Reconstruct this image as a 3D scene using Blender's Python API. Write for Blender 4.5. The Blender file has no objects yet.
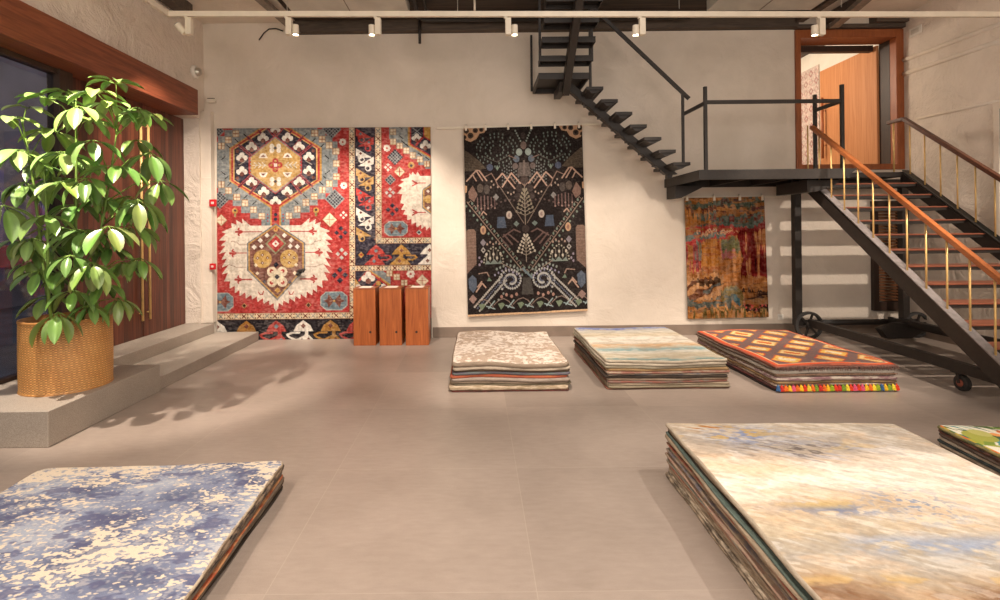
import bpy, math, random
import numpy as np
random.seed(7)
C = bpy.context.scene.collection
SC = bpy.context.scene
# ------------------------------------------------------------------ camera model (eye height, level, slight roll)
FP, CX, CY, EYE, ROLL = 520.0, 477.0, 231.0, 1.69, 0.0105
cr, sr = math.cos(ROLL), math.sin(ROLL)
def ray(u, v):
    a = (u-CX)/FP; b = (CY-v)/FP
    return a*cr + b*sr, -a*sr + b*cr
def W(u, v, Y):
    x, z = ray(u, v); return (x*Y, Y, EYE+z*Y)
def S(u, v, X):
    x, z = ray(u, v); Y = X/x; return (X, Y, EYE+z*Y)

# ------------------------------------------------------------------ helpers
def lin(c):
    c = np.asarray(c, float)/255.0
    return np.where(c <= 0.04045, c/12.92, ((c+0.055)/1.055)**2.4)
def L4(c):
    l = lin(c); return (float(l[0]), float(l[1]), float(l[2]), 1.0)
def worldloc(p):
    x = y = z = 0.0
    while p is not None:
        x += p.location.x; y += p.location.y; z += p.location.z; p = p.parent
    return (x, y, z)
def link(name, verts, faces, mat, parent=None, origin=None, smooth=False, bevel=0.0, seg=2):
    off = worldloc(parent) if parent is not None else (origin or (0, 0, 0))
    me = bpy.data.meshes.new(name)
    me.from_pydata([(v[0]-off[0], v[1]-off[1], v[2]-off[2]) for v in verts], [], faces)
    me.validate(); me.update()
    if mat is not None: me.materials.append(mat)
    if smooth:
        me.polygons.foreach_set('use_smooth', [True]*len(me.polygons))
    o = bpy.data.objects.new(name, me); C.objects.link(o)
    if parent is not None: o.parent = parent
    elif origin is not None: o.location = origin
    if bevel > 0:
        m = o.modifiers.new('bevel', 'BEVEL'); m.width = bevel; m.segments = seg; m.limit_method = 'ANGLE'; m.angle_limit = 0.7
    return o
class MB:
    def __init__(s): s.v = []; s.f = []
    def box(s, x0, x1, y0, y1, z0, z1):
        n = len(s.v)
        s.v += [(x0,y0,z0),(x1,y0,z0),(x1,y1,z0),(x0,y1,z0),(x0,y0,z1),(x1,y0,z1),(x1,y1,z1),(x0,y1,z1)]
        s.f += [tuple(n+i for i in q) for q in ((0,3,2,1),(4,5,6,7),(0,1,5,4),(1,2,6,5),(2,3,7,6),(3,0,4,7))]
        return s
    def bar(s, p, q, w, h, up=(0,0,1)):
        p = np.array(p, float); q = np.array(q, float); d = q-p; d /= np.linalg.norm(d)
        up = np.array(up, float); r = np.cross(d, up); r /= np.linalg.norm(r); u = np.cross(r, d)
        n = len(s.v)
        for e in (p, q):
            for a, b in ((-1,-1),(1,-1),(1,1),(-1,1)): s.v.append(tuple(e + r*a*w/2 + u*b*h/2))
        s.f += [tuple(n+i for i in t) for t in ((0,1,2,3),(7,6,5,4),(0,4,5,1),(1,5,6,2),(2,6,7,3),(3,7,4,0))]
        return s
    def tube(s, pts, r, k=10, cap=True):
        pts = [np.array(p, float) for p in pts]; rs = r if isinstance(r, (list, tuple)) else [r]*len(pts)
        n0 = len(s.v)
        for i, p in enumerate(pts):
            d = pts[min(i+1, len(pts)-1)] - pts[max(i-1, 0)]; d /= (np.linalg.norm(d) or 1)
            a = np.cross(d, (0,0,1) if abs(d[2]) < 0.9 else (0,1,0)); a /= np.linalg.norm(a); b = np.cross(d, a)
            for j in range(k):
                t = 2*math.pi*j/k; s.v.append(tuple(p + (a*math.cos(t)+b*math.sin(t))*rs[i]))
        for i in range(len(pts)-1):
            for j in range(k):
                A = n0+i*k+j; B = n0+i*k+(j+1) % k; s.f.append((A, B, B+k, A+k))
        if cap:
            s.f.append(tuple(n0+j for j in range(k))[::-1]); s.f.append(tuple(n0+(len(pts)-1)*k+j for j in range(k)))
        return s
    def prism(s, poly, axis, a, b):          # poly in the two other axes; extruded from a to b along axis
        n = len(s.v); k = len(poly)
        for t in (a, b):
            for (p, q) in poly:
                s.v.append({'x': (t,p,q), 'y': (p,t,q), 'z': (p,q,t)}[axis])
        s.f.append(tuple(n+i for i in range(k))); s.f.append(tuple(n+k+i for i in range(k))[::-1])
        for i in range(k):
            j = (i+1) % k; s.f.append((n+j, n+i, n+k+i, n+k+j))
        return s
    def lathe(s, prof, cx, cy, k=48, axis='z', cz=0):
        n = len(s.v)
        for (r, h) in prof:
            for j in range(k):
                t = 2*math.pi*j/k
                if axis == 'z': s.v.append((cx+r*math.cos(t), cy+r*math.sin(t), h))
                elif axis == 'y': s.v.append((cx+r*math.cos(t), h, cz+r*math.sin(t)))
                else: s.v.append((h, cx+r*math.cos(t), cz+r*math.sin(t)))
        m = len(prof)
        for i in range(m-1):
            for j in range(k):
                A = n+i*k+j; B = n+i*k+(j+1) % k; s.f.append((A, B, B+k, A+k))
        return s
    def build(s, name, mat, parent=None, origin=None, **kw): return link(name, s.v, s.f, mat, parent, origin, **kw)
def tag(o, label=None, cat=None, group=None, kind=None):
    if label: o['label'] = label
    if cat: o['category'] = cat
    if group: o['group'] = group
    if kind: o['kind'] = kind
    return o
def empty(name, loc, label, cat, group=None):
    o = bpy.data.objects.new(name, None); o.empty_display_size = 0.1; C.objects.link(o); o.location = loc
    return tag(o, label, cat, group)
def struct(o): o['kind'] = 'structure'; return o

# ------------------------------------------------------------------ materials
class N:
    def __init__(s, name):
        s.m = bpy.data.materials.new(name); s.m.use_nodes = True; s.t = s.m.node_tree
        s.b = s.t.nodes['Principled BSDF']; s.out = s.t.nodes['Material Output']
    def n(s, typ, **kw):
        x = s.t.nodes.new(typ)
        for k, v in kw.items(): setattr(x, k, v)
        return x
    def l(s, a, b): s.t.links.new(a, b)
    def coord(s, scale=(1,1,1), kind='Object', rot=(0,0,0)):
        c = s.n('ShaderNodeTexCoord'); m = s.n('ShaderNodeMapping'); m.inputs['Scale'].default_value = scale; m.inputs['Rotation'].default_value = rot
        s.l(c.outputs[kind], m.inputs['Vector']); return m.outputs['Vector']
    def noise(s, vec, scale=5, detail=4, rough=.55, dist=0):
        x = s.n('ShaderNodeTexNoise'); x.inputs['Scale'].default_value = scale; x.inputs['Detail'].default_value = detail
        x.inputs['Roughness'].default_value = rough; x.inputs['Distortion'].default_value = dist
        if vec is not None: s.l(vec, x.inputs['Vector'])
        return x.outputs['Fac']
    def ramp(s, fac, stops, interp='LINEAR'):
        r = s.n('ShaderNodeValToRGB'); r.color_ramp.interpolation = interp; e = r.color_ramp.elements
        while len(e) > 1: e.remove(e[-1])
        e[0].position = stops[0][0]; e[0].color = L4(stops[0][1])
        for p, c in stops[1:]:
            q = e.new(p); q.color = L4(c)
        s.l(fac, r.inputs['Fac']); return r.outputs['Color']
    def mix(s, fac, a, b, blend='MIX'):
        x = s.n('ShaderNodeMix', data_type='RGBA', blend_type=blend)
        for inp, val in ((x.inputs[0], fac), (x.inputs[6], a), (x.inputs[7], b)):
            if hasattr(val, 'is_linked') or hasattr(val, 'links'): s.l(val, inp)
            else: inp.default_value = val
        return x.outputs[2]
    def math(s, op, a, b=None):
        x = s.n('ShaderNodeMath', operation=op)
        for i, v in enumerate((a, b)):
            if v is None: continue
            if hasattr(v, 'links'): s.l(v, x.inputs[i])
            else: x.inputs[i].default_value = v
        return x.outputs[0]
    def bump(s, h, strength=.3, dist=.01):
        b = s.n('ShaderNodeBump'); b.inputs['Strength'].default_value = strength; b.inputs['Distance'].default_value = dist
        s.l(h, b.inputs['Height']); s.l(b.outputs['Normal'], s.b.inputs['Normal'])
    def set(s, color=None, rough=.5, metal=0, spec=None):
        if color is not None:
            if hasattr(color, 'links'): s.l(color, s.b.inputs['Base Color'])
            else: s.b.inputs['Base Color'].default_value = L4(color)
        if hasattr(rough, 'links'): s.l(rough, s.b.inputs['Roughness'])
        else: s.b.inputs['Roughness'].default_value = rough
        s.b.inputs['Metallic'].default_value = metal
        if spec is not None: s.b.inputs['Specular IOR Level'].default_value = spec
        return s.m
def simple(name, col, rough=.5, metal=0, var=.12, scale=14, bump=0, spec=None):
    g = N(name); v = g.coord(); f = g.noise(v, scale, 3)
    c0 = [max(0, x*(1-var)) for x in col]; c1 = [min(255, x*(1+var)) for x in col]
    c = g.ramp(f, [(.3, c0), (.7, c1)])
    if bump: g.bump(f, bump, .004)
    return g.set(c, rough, metal, spec)
def plaster(name, a, b, bump=.5):
    g = N(name); v = g.coord()
    f = g.noise(v, 1.1, 6, .6, .4); c = g.ramp(f, [(.3, a), (.7, b)])
    h1 = g.noise(v, 2.2, 7, .62, .8); h2 = g.noise(v, 26, 4, .6)
    h = g.math('ADD', g.math('MULTIPLY', h1, 1.0), g.math('MULTIPLY', h2, .12))
    g.bump(h, bump, .035)
    return g.set(c, .85, 0, .25)
M = {}
M['plaster'] = plaster('plaster', (211,198,182), (228,215,200), .8)
M['plaster_rough'] = plaster('plaster_rough', (210,196,181), (227,213,199), 2.2)
M['white_brick'] = plaster('white_brick', (226,220,208), (240,236,228), 1.0)
def wood(name, cols, plank=0.0, axis=1, grain=(30,30,1.2), rough=.42, bump=.1):
    g = N(name); v = g.coord(grain); f = g.noise(v, 1.0, 5, .6, 1.2)
    n = len(cols); c = g.ramp(f, [(.25+.5*i/(n-1), cols[i]) for i in range(n)])
    if plank:
        t = g.n('ShaderNodeTexCoord'); sp = g.n('ShaderNodeSeparateXYZ'); g.l(t.outputs['Object'], sp.inputs[0])
        q = g.math('DIVIDE', sp.outputs[axis], plank); fl = g.math('FLOOR', q)
        wn = g.n('ShaderNodeTexWhiteNoise', noise_dimensions='1D'); g.l(fl, wn.inputs['W'])
        k = g.ramp(wn.outputs['Value'], [(0, (150,150,150)), (1, (255,255,255))])
        c = g.mix(1.0, c, k, 'MULTIPLY')
        fr = g.math('FRACT', q); gap = g.math('LESS_THAN', fr, .035)
        c = g.mix(gap, c, (.01,.006,.004,1))
    g.bump(f, bump, .003)
    return g.set(c, rough)
M['walnut'] = wood('walnut', [(62,30,22),(106,56,40),(138,80,58)], .085, 1, (34,34,1.0), .38)
M['beam_wood'] = wood('beam_wood', [(92,44,28),(126,66,42),(150,84,56)], 0, 1, (26,1.6,26), .45)
M['dark_wood'] = wood('dark_wood', [(40,26,18),(62,42,30)], 0, 1, (22,22,1.5), .5)
M['plinth_wood'] = wood('plinth_wood', [(136,66,26),(172,92,42),(196,112,58)], 0, 1, (26,26,1.3), .4)
M['door_wood'] = wood('door_wood', [(172,110,64),(188,126,78),(202,142,94)], 0, 1, (26,26,.9), .6)
M['frame_wood'] = wood('frame_wood', [(130,68,34),(162,92,50)], 0, 1, (20,20,3), .42)
M['rail_dark'] = wood('rail_dark', [(78,46,34),(108,68,50)], 0, 1, (30,3,30), .32)
M['tread_wood'] = wood('tread_wood', [(116,64,46),(150,90,66)], 0, 1, (3,30,30), .35)
M['flange'] = simple('sheen_steel', (128,120,118), .35, .2, .1, 20)  # left flange: reflected light put into a lighter steel grey
M['rail_wood'] = wood('rail_wood', [(134,72,36),(176,104,56)], 0, 1, (30,3,30), .32)
M['old_wood'] = wood('old_wood', [(60,50,42),(96,82,70)], 0, 1, (2,20,20), .8, .4)
M['ceiling_wood'] = wood('ceiling_wood', [(58,46,37),(98,80,64)], .16, 1, (1.5,14,14), .8, .4)
M['steel'] = simple('black_steel', (41,35,31), .5, .05, .12, 30)
M['strut'] = simple('grey_steel', (128,116,104), .6, .1, .1, 20)
M['brass'] = simple('brass', (224,186,120), .35, .3, .06, 12)
M['white_metal'] = simple('white_enamel', (226,214,194), .45, 0, .03, 5)
M['chrome'] = simple('brushed_metal', (196,190,178), .3, .8, .05, 30)
M['rubber'] = simple('rubber', (46,43,41), .7, 0, .2, 30)
M['red_plastic'] = simple('red_plastic', (190,26,34), .4, 0, .05)
M['white_plastic'] = simple('white_plastic', (226,220,210), .45, 0, .03)
M['paper'] = simple('paper', (236,222,208), .8, 0, .02)
M['duct'] = simple('duct_panel', (196,190,178), .6, 0, .05, 3)
M['stone'] = None
g = N('granite'); v = g.coord(); f = g.noise(v, 160, 3, .7); f2 = g.noise(v, 2.2, 5)
c = g.mix(.35, g.ramp(f, [(.35, (132,122,110)), (.65, (184,173,160))]), g.ramp(f2, [(.3, (146,135,123)), (.7, (174,162,149))]))
g.bump(f, .12, .002); M['stone'] = g.set(c, .55)
# floor: large tiles with fine pale joints
g = N('floor_tile'); v = g.coord()
f = g.noise(v, 1.3, 6, .62, .3); f2 = g.noise(g.coord((1,3.2,1)), 9, 5, .6); f3 = g.noise(v, 230, 2)
c = g.ramp(f, [(.3, (154,139,128)), (.7, (177,161,150))])
c = g.mix(.3, c, g.ramp(f2, [(.3, (144,129,117)), (.7, (180,164,152))]))
c = g.mix(.12, c, g.ramp(f3, [(.4, (104,92,80)), (.6, (176,162,146))]))
tc = g.n('ShaderNodeTexCoord'); sp = g.n('ShaderNodeSeparateXYZ'); g.l(tc.outputs['Object'], sp.inputs[0])
def joint(comp, off):
    q = g.math('FRACT', g.math('DIVIDE', g.math('ADD', comp, 50*1.27-off), 1.27)); return g.math('LESS_THAN', q, .0035)
fx = g.math('FLOOR', g.math('DIVIDE', g.math('ADD', sp.outputs[0], 50*1.27-.26), 1.27))
fy = g.math('FLOOR', g.math('DIVIDE', g.math('ADD', sp.outputs[1], 50*1.27-1.16), 1.27))
cv = g.n('ShaderNodeCombineXYZ'); g.l(fx, cv.inputs[0]); g.l(fy, cv.inputs[1])
wn = g.n('ShaderNodeTexWhiteNoise', noise_dimensions='3D'); g.l(cv.outputs[0], wn.inputs['Vector'])
c = g.mix(1.0, c, g.ramp(wn.outputs['Value'], [(0, (236,236,236)), (1, (255,255,255))]), 'MULTIPLY')
j = g.math('MAXIMUM', joint(sp.outputs[0], .26), joint(sp.outputs[1], 1.16))
c = g.mix(g.math('MULTIPLY', j, .6), c, L4((176,162,148)))
g.bump(f2, .05, .002); M['floor'] = g.set(c, .34, 0, .45)
# lamp glow
g = N('lamp_glow'); e = g.n('ShaderNodeEmission'); e.inputs[0].default_value = (1,.86,.66,1); e.inputs[1].default_value = 14
g.l(e.outputs[0], g.out.inputs[0]); M['glow'] = g.m
# shop window glass: clear tinted pane with fresnel reflection
g = N('window_glass'); tr = g.n('ShaderNodeBsdfTransparent'); tr.inputs[0].default_value = (.72,.74,.80,1)
gl = g.n('ShaderNodeBsdfGlossy'); gl.inputs['Roughness'].default_value = .02; lw = g.n('ShaderNodeLayerWeight'); fr = g.n('ShaderNodeMath', operation='MULTIPLY_ADD'); g.l(g.math('POWER', lw.outputs['Facing'], 4.0), fr.inputs[0]); fr.inputs[1].default_value = .8; fr.inputs[2].default_value = .05
mx = g.n('ShaderNodeMixShader'); g.l(fr.outputs[0], mx.inputs[0]); g.l(tr.outputs[0], mx.inputs[1]); g.l(gl.outputs[0], mx.inputs[2]); g.l(mx.outputs[0], g.out.inputs[0]); M['glass'] = g.m
M['teal_glass'] = simple('teal_pane', (84,120,118), .15, 0, .1)
# leaves
g = N('leaf'); v = g.coord(); f = g.noise(v, 6, 3)
at = g.n('ShaderNodeAttribute', attribute_name='col')
c = g.mix(.35, at.outputs['Color'], g.ramp(f, [(.3, (84,120,52)), (.7, (156,184,108))]))
g.b.inputs['Subsurface Weight'].default_value = 0.0
g.b.inputs['Transmission Weight'].default_value = 0.0
M['leaf'] = g.set(c, .34, 0, .8)
M['stem'] = simple('stem', (112,140,58), .5, 0, .15, 10)
M['soil'] = simple('soil', (46,34,26), .9, 0, .3, 40)
g = N('rattan'); at = g.n('ShaderNodeAttribute', attribute_name='col'); f = g.noise(g.coord(), 10, 4)
c = g.mix(.3, at.outputs['Color'], g.ramp(f, [(.3, (204,142,78)), (.7, (240,186,118))])); M['rattan'] = g.set(c, .45)
# rug pile from a colour attribute
def pile(name, rough=.95):
    g = N(name); at = g.n('ShaderNodeAttribute', attribute_name='col'); f = g.noise(g.coord(), 420, 2); f2 = g.noise(g.coord(), 60, 3)
    k = g.ramp(f, [(.3, (222,222,222)), (.7, (255,255,255))])
    c = g.mix(1.0, at.outputs['Color'], k, 'MULTIPLY'); g.bump(g.math('ADD', f, f2), .35, .003)
    m = g.set(c, rough, 0, .1); g.b.inputs['Sheen Weight'].default_value = .05; return m
M['pile'] = pile('rug_pile')
_edge = {}
def edge_mat(c1, c2=None):
    key = (tuple(c1), tuple(c2) if c2 else None)
    if key in _edge: return _edge[key]
    g = N('rug_edge'); f = g.noise(g.coord((9,9,60)), 1, 4, .7); f2 = g.noise(g.coord(), 240, 2)
    ds = lambda c: [.55*x+.45*(sum(c)/3*.6+t) for x, t in zip(c, (62,52,42))]
    c1 = ds(c1); d = ds(c2) if c2 else [x*.72 for x in c1]
    c = g.ramp(f, [(.42, c1), (.56, d)]) if c2 else g.ramp(f, [(.3, d), (.7, c1)])
    c = g.mix(.2, c, g.ramp(f2, [(.3, [x*.6 for x in c1]), (.7, [min(255, x*1.15) for x in c1])]))
    g.bump(f2, .5, .004); _edge[key] = g.set(c, .95, 0, .1); return _edge[key]

# ------------------------------------------------------------------ pattern canvas (numpy): colours of the weave
def vnoise(w, h, sx, sy, seed, octs=4, pers=.55):
    rs = np.random.RandomState(seed); out = np.zeros((h, w)); amp = 1; tot = 0
    for o in range(octs):
        gx, gy = max(2, int(round(sx*2**o))), max(2, int(round(sy*2**o)))
        G = rs.rand(gy+2, gx+2); ys = np.linspace(0, gy-1e-6, h); xs = np.linspace(0, gx-1e-6, w)
        yi = ys.astype(int); xi = xs.astype(int); fy = ys-yi; fx = xs-xi; fy = fy*fy*(3-2*fy); fx = fx*fx*(3-2*fx)
        a = G[yi][:, xi]; b = G[yi][:, xi+1]; c_ = G[yi+1][:, xi]; d = G[yi+1][:, xi+1]
        out += amp*((a*(1-fx)+b*fx)*(1-fy)[:, None] + (c_*(1-fx)+d*fx)*fy[:, None]); tot += amp; amp *= pers
    return out/tot
def mixc(img, mask, col, a=1.0):
    k = (np.clip(mask, 0, 1)*a)[..., None]; img[:] = img*(1-k) + np.array(col, float)*k
class Canvas:
    def __init__(s, w, h, k, bg):
        s.w, s.h, s.k = w, h, k; s.img = np.zeros((int(h*k), int(w*k), 3)); s.img[:] = bg
    def _win(s, x0, y0, x1, y1):
        H_, W_ = s.img.shape[:2]
        a, b = max(0, int(x0*s.k)-1), min(W_, int(x1*s.k)+2); c_, d = max(0, int(y0*s.k)-1), min(H_, int(y1*s.k)+2)
        if a >= b or c_ >= d: return None
        X, Y = np.meshgrid((np.arange(a, b)+.5)/s.k, (np.arange(c_, d)+.5)/s.k); return (slice(c_, d), slice(a, b)), X, Y
    def poly(s, pts, col):
        xs = [p[0] for p in pts]; ys = [p[1] for p in pts]; r = s._win(min(xs), min(ys), max(xs), max(ys))
        if r is None: return s
        sl, X, Y = r; ins = np.zeros(X.shape, bool); n = len(pts)
        for i in range(n):
            (x1, y1), (x2, y2) = pts[i], pts[(i+1) % n]
            if y1 == y2: continue
            cnd = ((y1 > Y) != (y2 > Y)) & (X < (x2-x1)*(Y-y1)/(y2-y1)+x1); ins ^= cnd
        s.img[sl][ins] = col; return s
    def rect(s, x0, y0, x1, y1, col): return s.poly([(x0,y0),(x1,y0),(x1,y1),(x0,y1)], col)
    def disc(s, cx, cy, rx, col, ry=None):
        ry = ry or rx; r = s._win(cx-rx, cy-ry, cx+rx, cy+ry)
        if r is None: return s
        sl, X, Y = r; s.img[sl][((X-cx)/rx)**2+((Y-cy)/ry)**2 <= 1] = col; return s
    def dia(s, cx, cy, r, col, ry=None):
        ry = ry or r; return s.poly([(cx-r,cy),(cx,cy-ry),(cx+r,cy),(cx,cy+ry)], col)
    def line(s, pts, w, col):
        for (x1, y1), (x2, y2) in zip(pts[:-1], pts[1:]):
            r = s._win(min(x1,x2)-w, min(y1,y2)-w, max(x1,x2)+w, max(y1,y2)+w)
            if r is None: continue
            sl, X, Y = r; dx, dy = x2-x1, y2-y1; L = dx*dx+dy*dy or 1e-9
            t = np.clip(((X-x1)*dx+(Y-y1)*dy)/L, 0, 1); d = np.hypot(X-x1-t*dx, Y-y1-t*dy); s.img[sl][d <= w/2] = col
        return s
def grid_rug(name, img, mat, P, thick, nrm, backcol=(150,130,105), parent=None, origin=None):
    """rug sheet: P(s,t) -> point (arrays) for s,t in 0..1 (t from the top), thickness against nrm"""
    h, w = img.shape[:2]
    s, t = np.meshgrid(np.linspace(0, 1, w), np.linspace(0, 1, h)); pts = np.stack(P(s, t), -1).reshape(-1, 3)
    idx = np.arange(w*h).reshape(h, w)
    q = np.stack([idx[:-1,:-1], idx[1:,:-1], idx[1:,1:], idx[:-1,1:]], -1).reshape(-1, 4)
    ring = np.concatenate([idx[0,:-1], idx[:-1,-1], idx[-1,:0:-1], idx[:0:-1,0]])
    back = pts[ring] - np.array(nrm)*thick; nb = len(ring); b0 = len(pts); bi = b0+np.arange(nb)
    side = np.stack([ring, np.roll(ring, -1), np.roll(bi, -1), bi], -1)
    off = np.array(worldloc(parent) if parent is not None else (origin or (0,0,0)))
    allp = np.concatenate([pts, back]) - off
    faces = [tuple(r) for r in q.tolist()] + [tuple(r) for r in side.tolist()] + [tuple(bi.tolist())]
    me = bpy.data.meshes.new(name); me.from_pydata(allp.tolist(), [], faces); me.update()
    col = np.ones((len(allp), 4), np.float32); col[:len(pts), :3] = lin(np.clip(img, 0, 255)).reshape(-1, 3); col[len(pts):, :3] = lin(backcol)
    at = me.color_attributes.new('col', 'FLOAT_COLOR', 'POINT'); at.data.foreach_set('color', col.ravel())
    me.materials.append(mat); o = bpy.data.objects.new(name, me); C.objects.link(o)
    if parent is not None: o.parent = parent
    elif origin is not None: o.location = origin
    return o
def sets_col(o, cols):
    at = o.data.color_attributes.new('col', 'FLOAT_COLOR', 'POINT'); c = np.ones((len(cols), 4), np.float32); c[:, :3] = cols; at.data.foreach_set('color', c.ravel())
# ================================================================== THE SETTING
fl = MB().box(-4.33, 6.8, -2.5, 8.29, -.1, 0).build('floor', M['floor']); struct(fl)
wb = MB()
wb.box(-4.6, 5.09, 8.29, 8.59, -.1, 5.3).box(5.09, 7.1, 8.29, 8.59, -.1, 2.60).box(5.09, 7.1, 8.29, 8.59, 4.83, 5.3)
struct(wb.build('wall_back', M['plaster']))
wl = MB()
wl.box(-4.63, -4.33, -2.5, 8.29, 3.5, 5.3).box(-4.63, -4.33, -2.5, 1.8, -.1, 3.5).box(-4.63, -4.33, 8.14, 8.29, -.1, 3.5)
struct(wl.build('wall_left', M['plaster_rough']))
struct(MB().box(6.8, 7.1, -2.5, 8.29, -.1, 5.3).build('wall_right', M['plaster_rough']))
cl = MB().box(-4.6, -2.82, -2.5, 8.59, 5.04, 5.2).box(5.15, 7.1, -2.5, 8.59, 5.04, 5.2)
struct(cl.build('ceiling', M['plaster']))
cw = MB().box(-2.82, 5.15, 6.9, 8.59, 5.02, 5.2).box(-2.82, .3, -2.5, 6.9, 5.02, 5.2).box(2.2, 5.15, -2.5, 6.9, 5.02, 5.2)
o = cw.build('ceiling_boards', M['ceiling_wood']); struct(o)
M['skirting'] = simple('skirting_tile', (128,112,99), .45, 0, .06, 4)
struct(MB().box(-.72, 6.8, 8.272, 8.29, 0, .165).build('baseboard_back', M['skirting'], bevel=.003))
struct(MB().box(6.782, 6.8, 1.0, 8.27, 0, .165).build('baseboard_right', M['skirting'], bevel=.003))
# pale trunking in the left corner
tr = MB().box(-4.33, -4.17, 8.17, 8.29, .29, 3.62).box(-4.335, -4.165, 8.165, 8.29, 2.55, 2.575).box(-4.335, -4.165, 8.165, 8.29, .9, .92)
struct(tr.build('trim_1', M['plaster'], bevel=.004))
# stone steps under the shopfront
struct(MB().box(-4.63, -3.43, 4.14, 5.6, 0, .29).build('trim_2', M['stone'], bevel=.006))
struct(MB().box(-4.63, -3.46, 5.602, 8.2, 0, .14).build('trim_3', M['stone'], bevel=.006))
struct(MB().box(-4.63, -4.12, 5.603, 8.13, .141, .29).build('trim_4', M['stone'], bevel=.006))
struct(MB().box(-4.63, -4.33, 1.8, 4.13, -.05, .29).build('trim_5', M['stone'], bevel=.006))
# shopfront: beam, window, mullion, double door
struct(MB().box(-4.62, -4.2, 1.4, 7.87, 3.488, 3.868).build('trim_6', M['beam_wood'], bevel=.006))
wn_ = MB().box(-4.56, -4.545, 1.8, 5.6, .29, 3.48).build('window_1', M['glass']); struct(wn_)
fr_ = MB().box(-4.62, -4.48, 5.6, 5.79, .29, 3.487).box(-4.6, -4.5, 1.8, 5.6, 3.43, 3.487).box(-4.6, -4.5, 1.8, 5.6, .29, .33).build('window_frame', M['dark_wood'], wn_, bevel=.004)
d1 = MB().box(-4.62, -4.575, 5.79, 7.105, .292, 3.487).build('door_1', M['walnut'], bevel=.003); struct(d1)
d2 = MB().box(-4.62, -4.575, 7.115, 8.138, .292, 3.487).build('door_2', M['walnut'], bevel=.003); struct(d2)
for d, y in ((d1, 7.03), (d2, 7.19)):
    h = MB().tube([(-4.53, y, .52), (-4.53, y, 3.28)], .017, 12)
    for z in (.62, 1.9, 3.18): h.tube([(-4.58, y, z), (-4.53, y, z)], .010, 8)
    h.build('door_handle', M['brass'], d, smooth=True)
# outside the window: pavement and a dim shop row across the street
M['night_grey'] = simple('night_render', (92,88,98), .8, 0, .15, 1.2)
M['night_violet'] = simple('night_violet', (104,92,132), .7, 0, .2, 2)
M['night_red'] = simple('night_red', (150,52,52), .6, 0, .2, 2)
M['asphalt'] = simple('asphalt', (62,66,76), .8, 0, .2, 3)
struct(MB().box(-14, -4.63, -4, 30, -.2, .25).build('ground_street', M['asphalt']))
bf = empty('shop_row', (-9.5, 9, .25), 'dim grey shop row across the street seen through the window', 'building')
MB().box(-10.2, -9.4, -4, 30, .25, 7).build('facade', M['night_grey'], bf)
mm = MB()
for i in range(9): mm.box(-9.42, -9.36, 4+i*2.4, 5.5+i*2.4, .8, 3.0)
mm.build('shop_window', M['night_violet'], bf)
MB().box(-9.4, -8.9, -4, 30, 1.1, 1.5).build('awning', M['night_red'], bf)
# upper doorway to the next room
F = MB().box(5.09, 5.17, 8.25, 8.6, 2.6, 4.83).box(6.68, 6.81, 8.25, 8.6, 2.6, 4.83).box(5.17, 6.68, 8.25, 8.6, 4.70, 4.83).box(5.17, 6.68, 8.25, 8.6, 2.6, 2.69)
dr = MB().box(6.635, 6.675, 8.6, 10.02, 2.69, 4.69).build('door_3', M['door_wood'], bevel=.004); struct(dr)
F.build('door_frame', M['frame_wood'], dr, bevel=.004)
MB().box(6.676, 6.682, 8.38, 8.6, 2.69, 4.70).build('jamb_shade_strip', M['dark_wood'], dr)  # flat dark strip on the jamb, recess shade put into its colour
h = MB()
for x in (6.57,): 
    h.tube([(x, 9.86, 3.0), (x, 9.86, 4.15)], .022, 12)
    for z in (3.25, 3.9): h.tube([(x, 9.86, z), (6.6, 9.86, z)], .012, 8)
h.build('door_handle', M['frame_wood'], dr, smooth=True)
h = MB().tube([(6.70, 9.86, 3.0), (6.70, 9.86, 4.15)], .022, 12)
for z in (3.25, 3.9): h.tube([(6.70, 9.86, z), (6.62, 9.86, z)], .012, 8)
h.build('door_handle', M['frame_wood'], dr, smooth=True)
up = MB().box(3.0, 7.3, 8.59, 14, 2.5, 2.6)
struct(up.build('floor_upper', M['floor']))
struct(MB().box(6.95, 7.3, 8.59, 14, 2.6, 5.5).box(3, 7.3, 14, 14.2, 2.6, 5.5).box(2.8, 3, 8.59, 14.2, 2.6, 5.5).build('wall_upper', M['white_brick']))
struct(MB().box(2.8, 7.3, 8.59, 14.2, 5.5, 5.6).build('ceiling_upper', M['plaster']))
struct(MB().box(6.8, 6.95, 8.7, 14, 5.3, 5.5).box(5.0, 6.6, 8.62, 8.72, 4.6, 4.7).build('trim_upper', M['dark_wood'], bevel=.004))
# conduits on the right wall (raised plaster ribs) and the right-hand window
def rib(a, b, r, nm):
    p = S(*a, 6.8); q = S(*b, 6.8); p = (6.8, min(p[1], 8.29), p[2]); struct(MB().tube([p, q], r, 10).build(nm, M['plaster'], smooth=True))
rib((903,60.5), (1003,23), .035, 'trim_7'); rib((903,74.5), (1003,40), .035, 'trim_8'); rib((917,119), (1003,100), .022, 'trim_9')
w2 = MB().box(6.77, 6.8, 5.0, 6.72, 1.5, 3.2).build('window_2', M['teal_glass']); struct(w2)
MB().box(6.76, 6.81, 6.72, 6.80, 1.45, 3.25).box(6.76, 6.81, 5.0, 6.72, 3.2, 3.25).box(6.76, 6.81, 5.0, 6.72, 1.45, 1.5).build('window_frame', M['plaster'], w2, bevel=.003)
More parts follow.
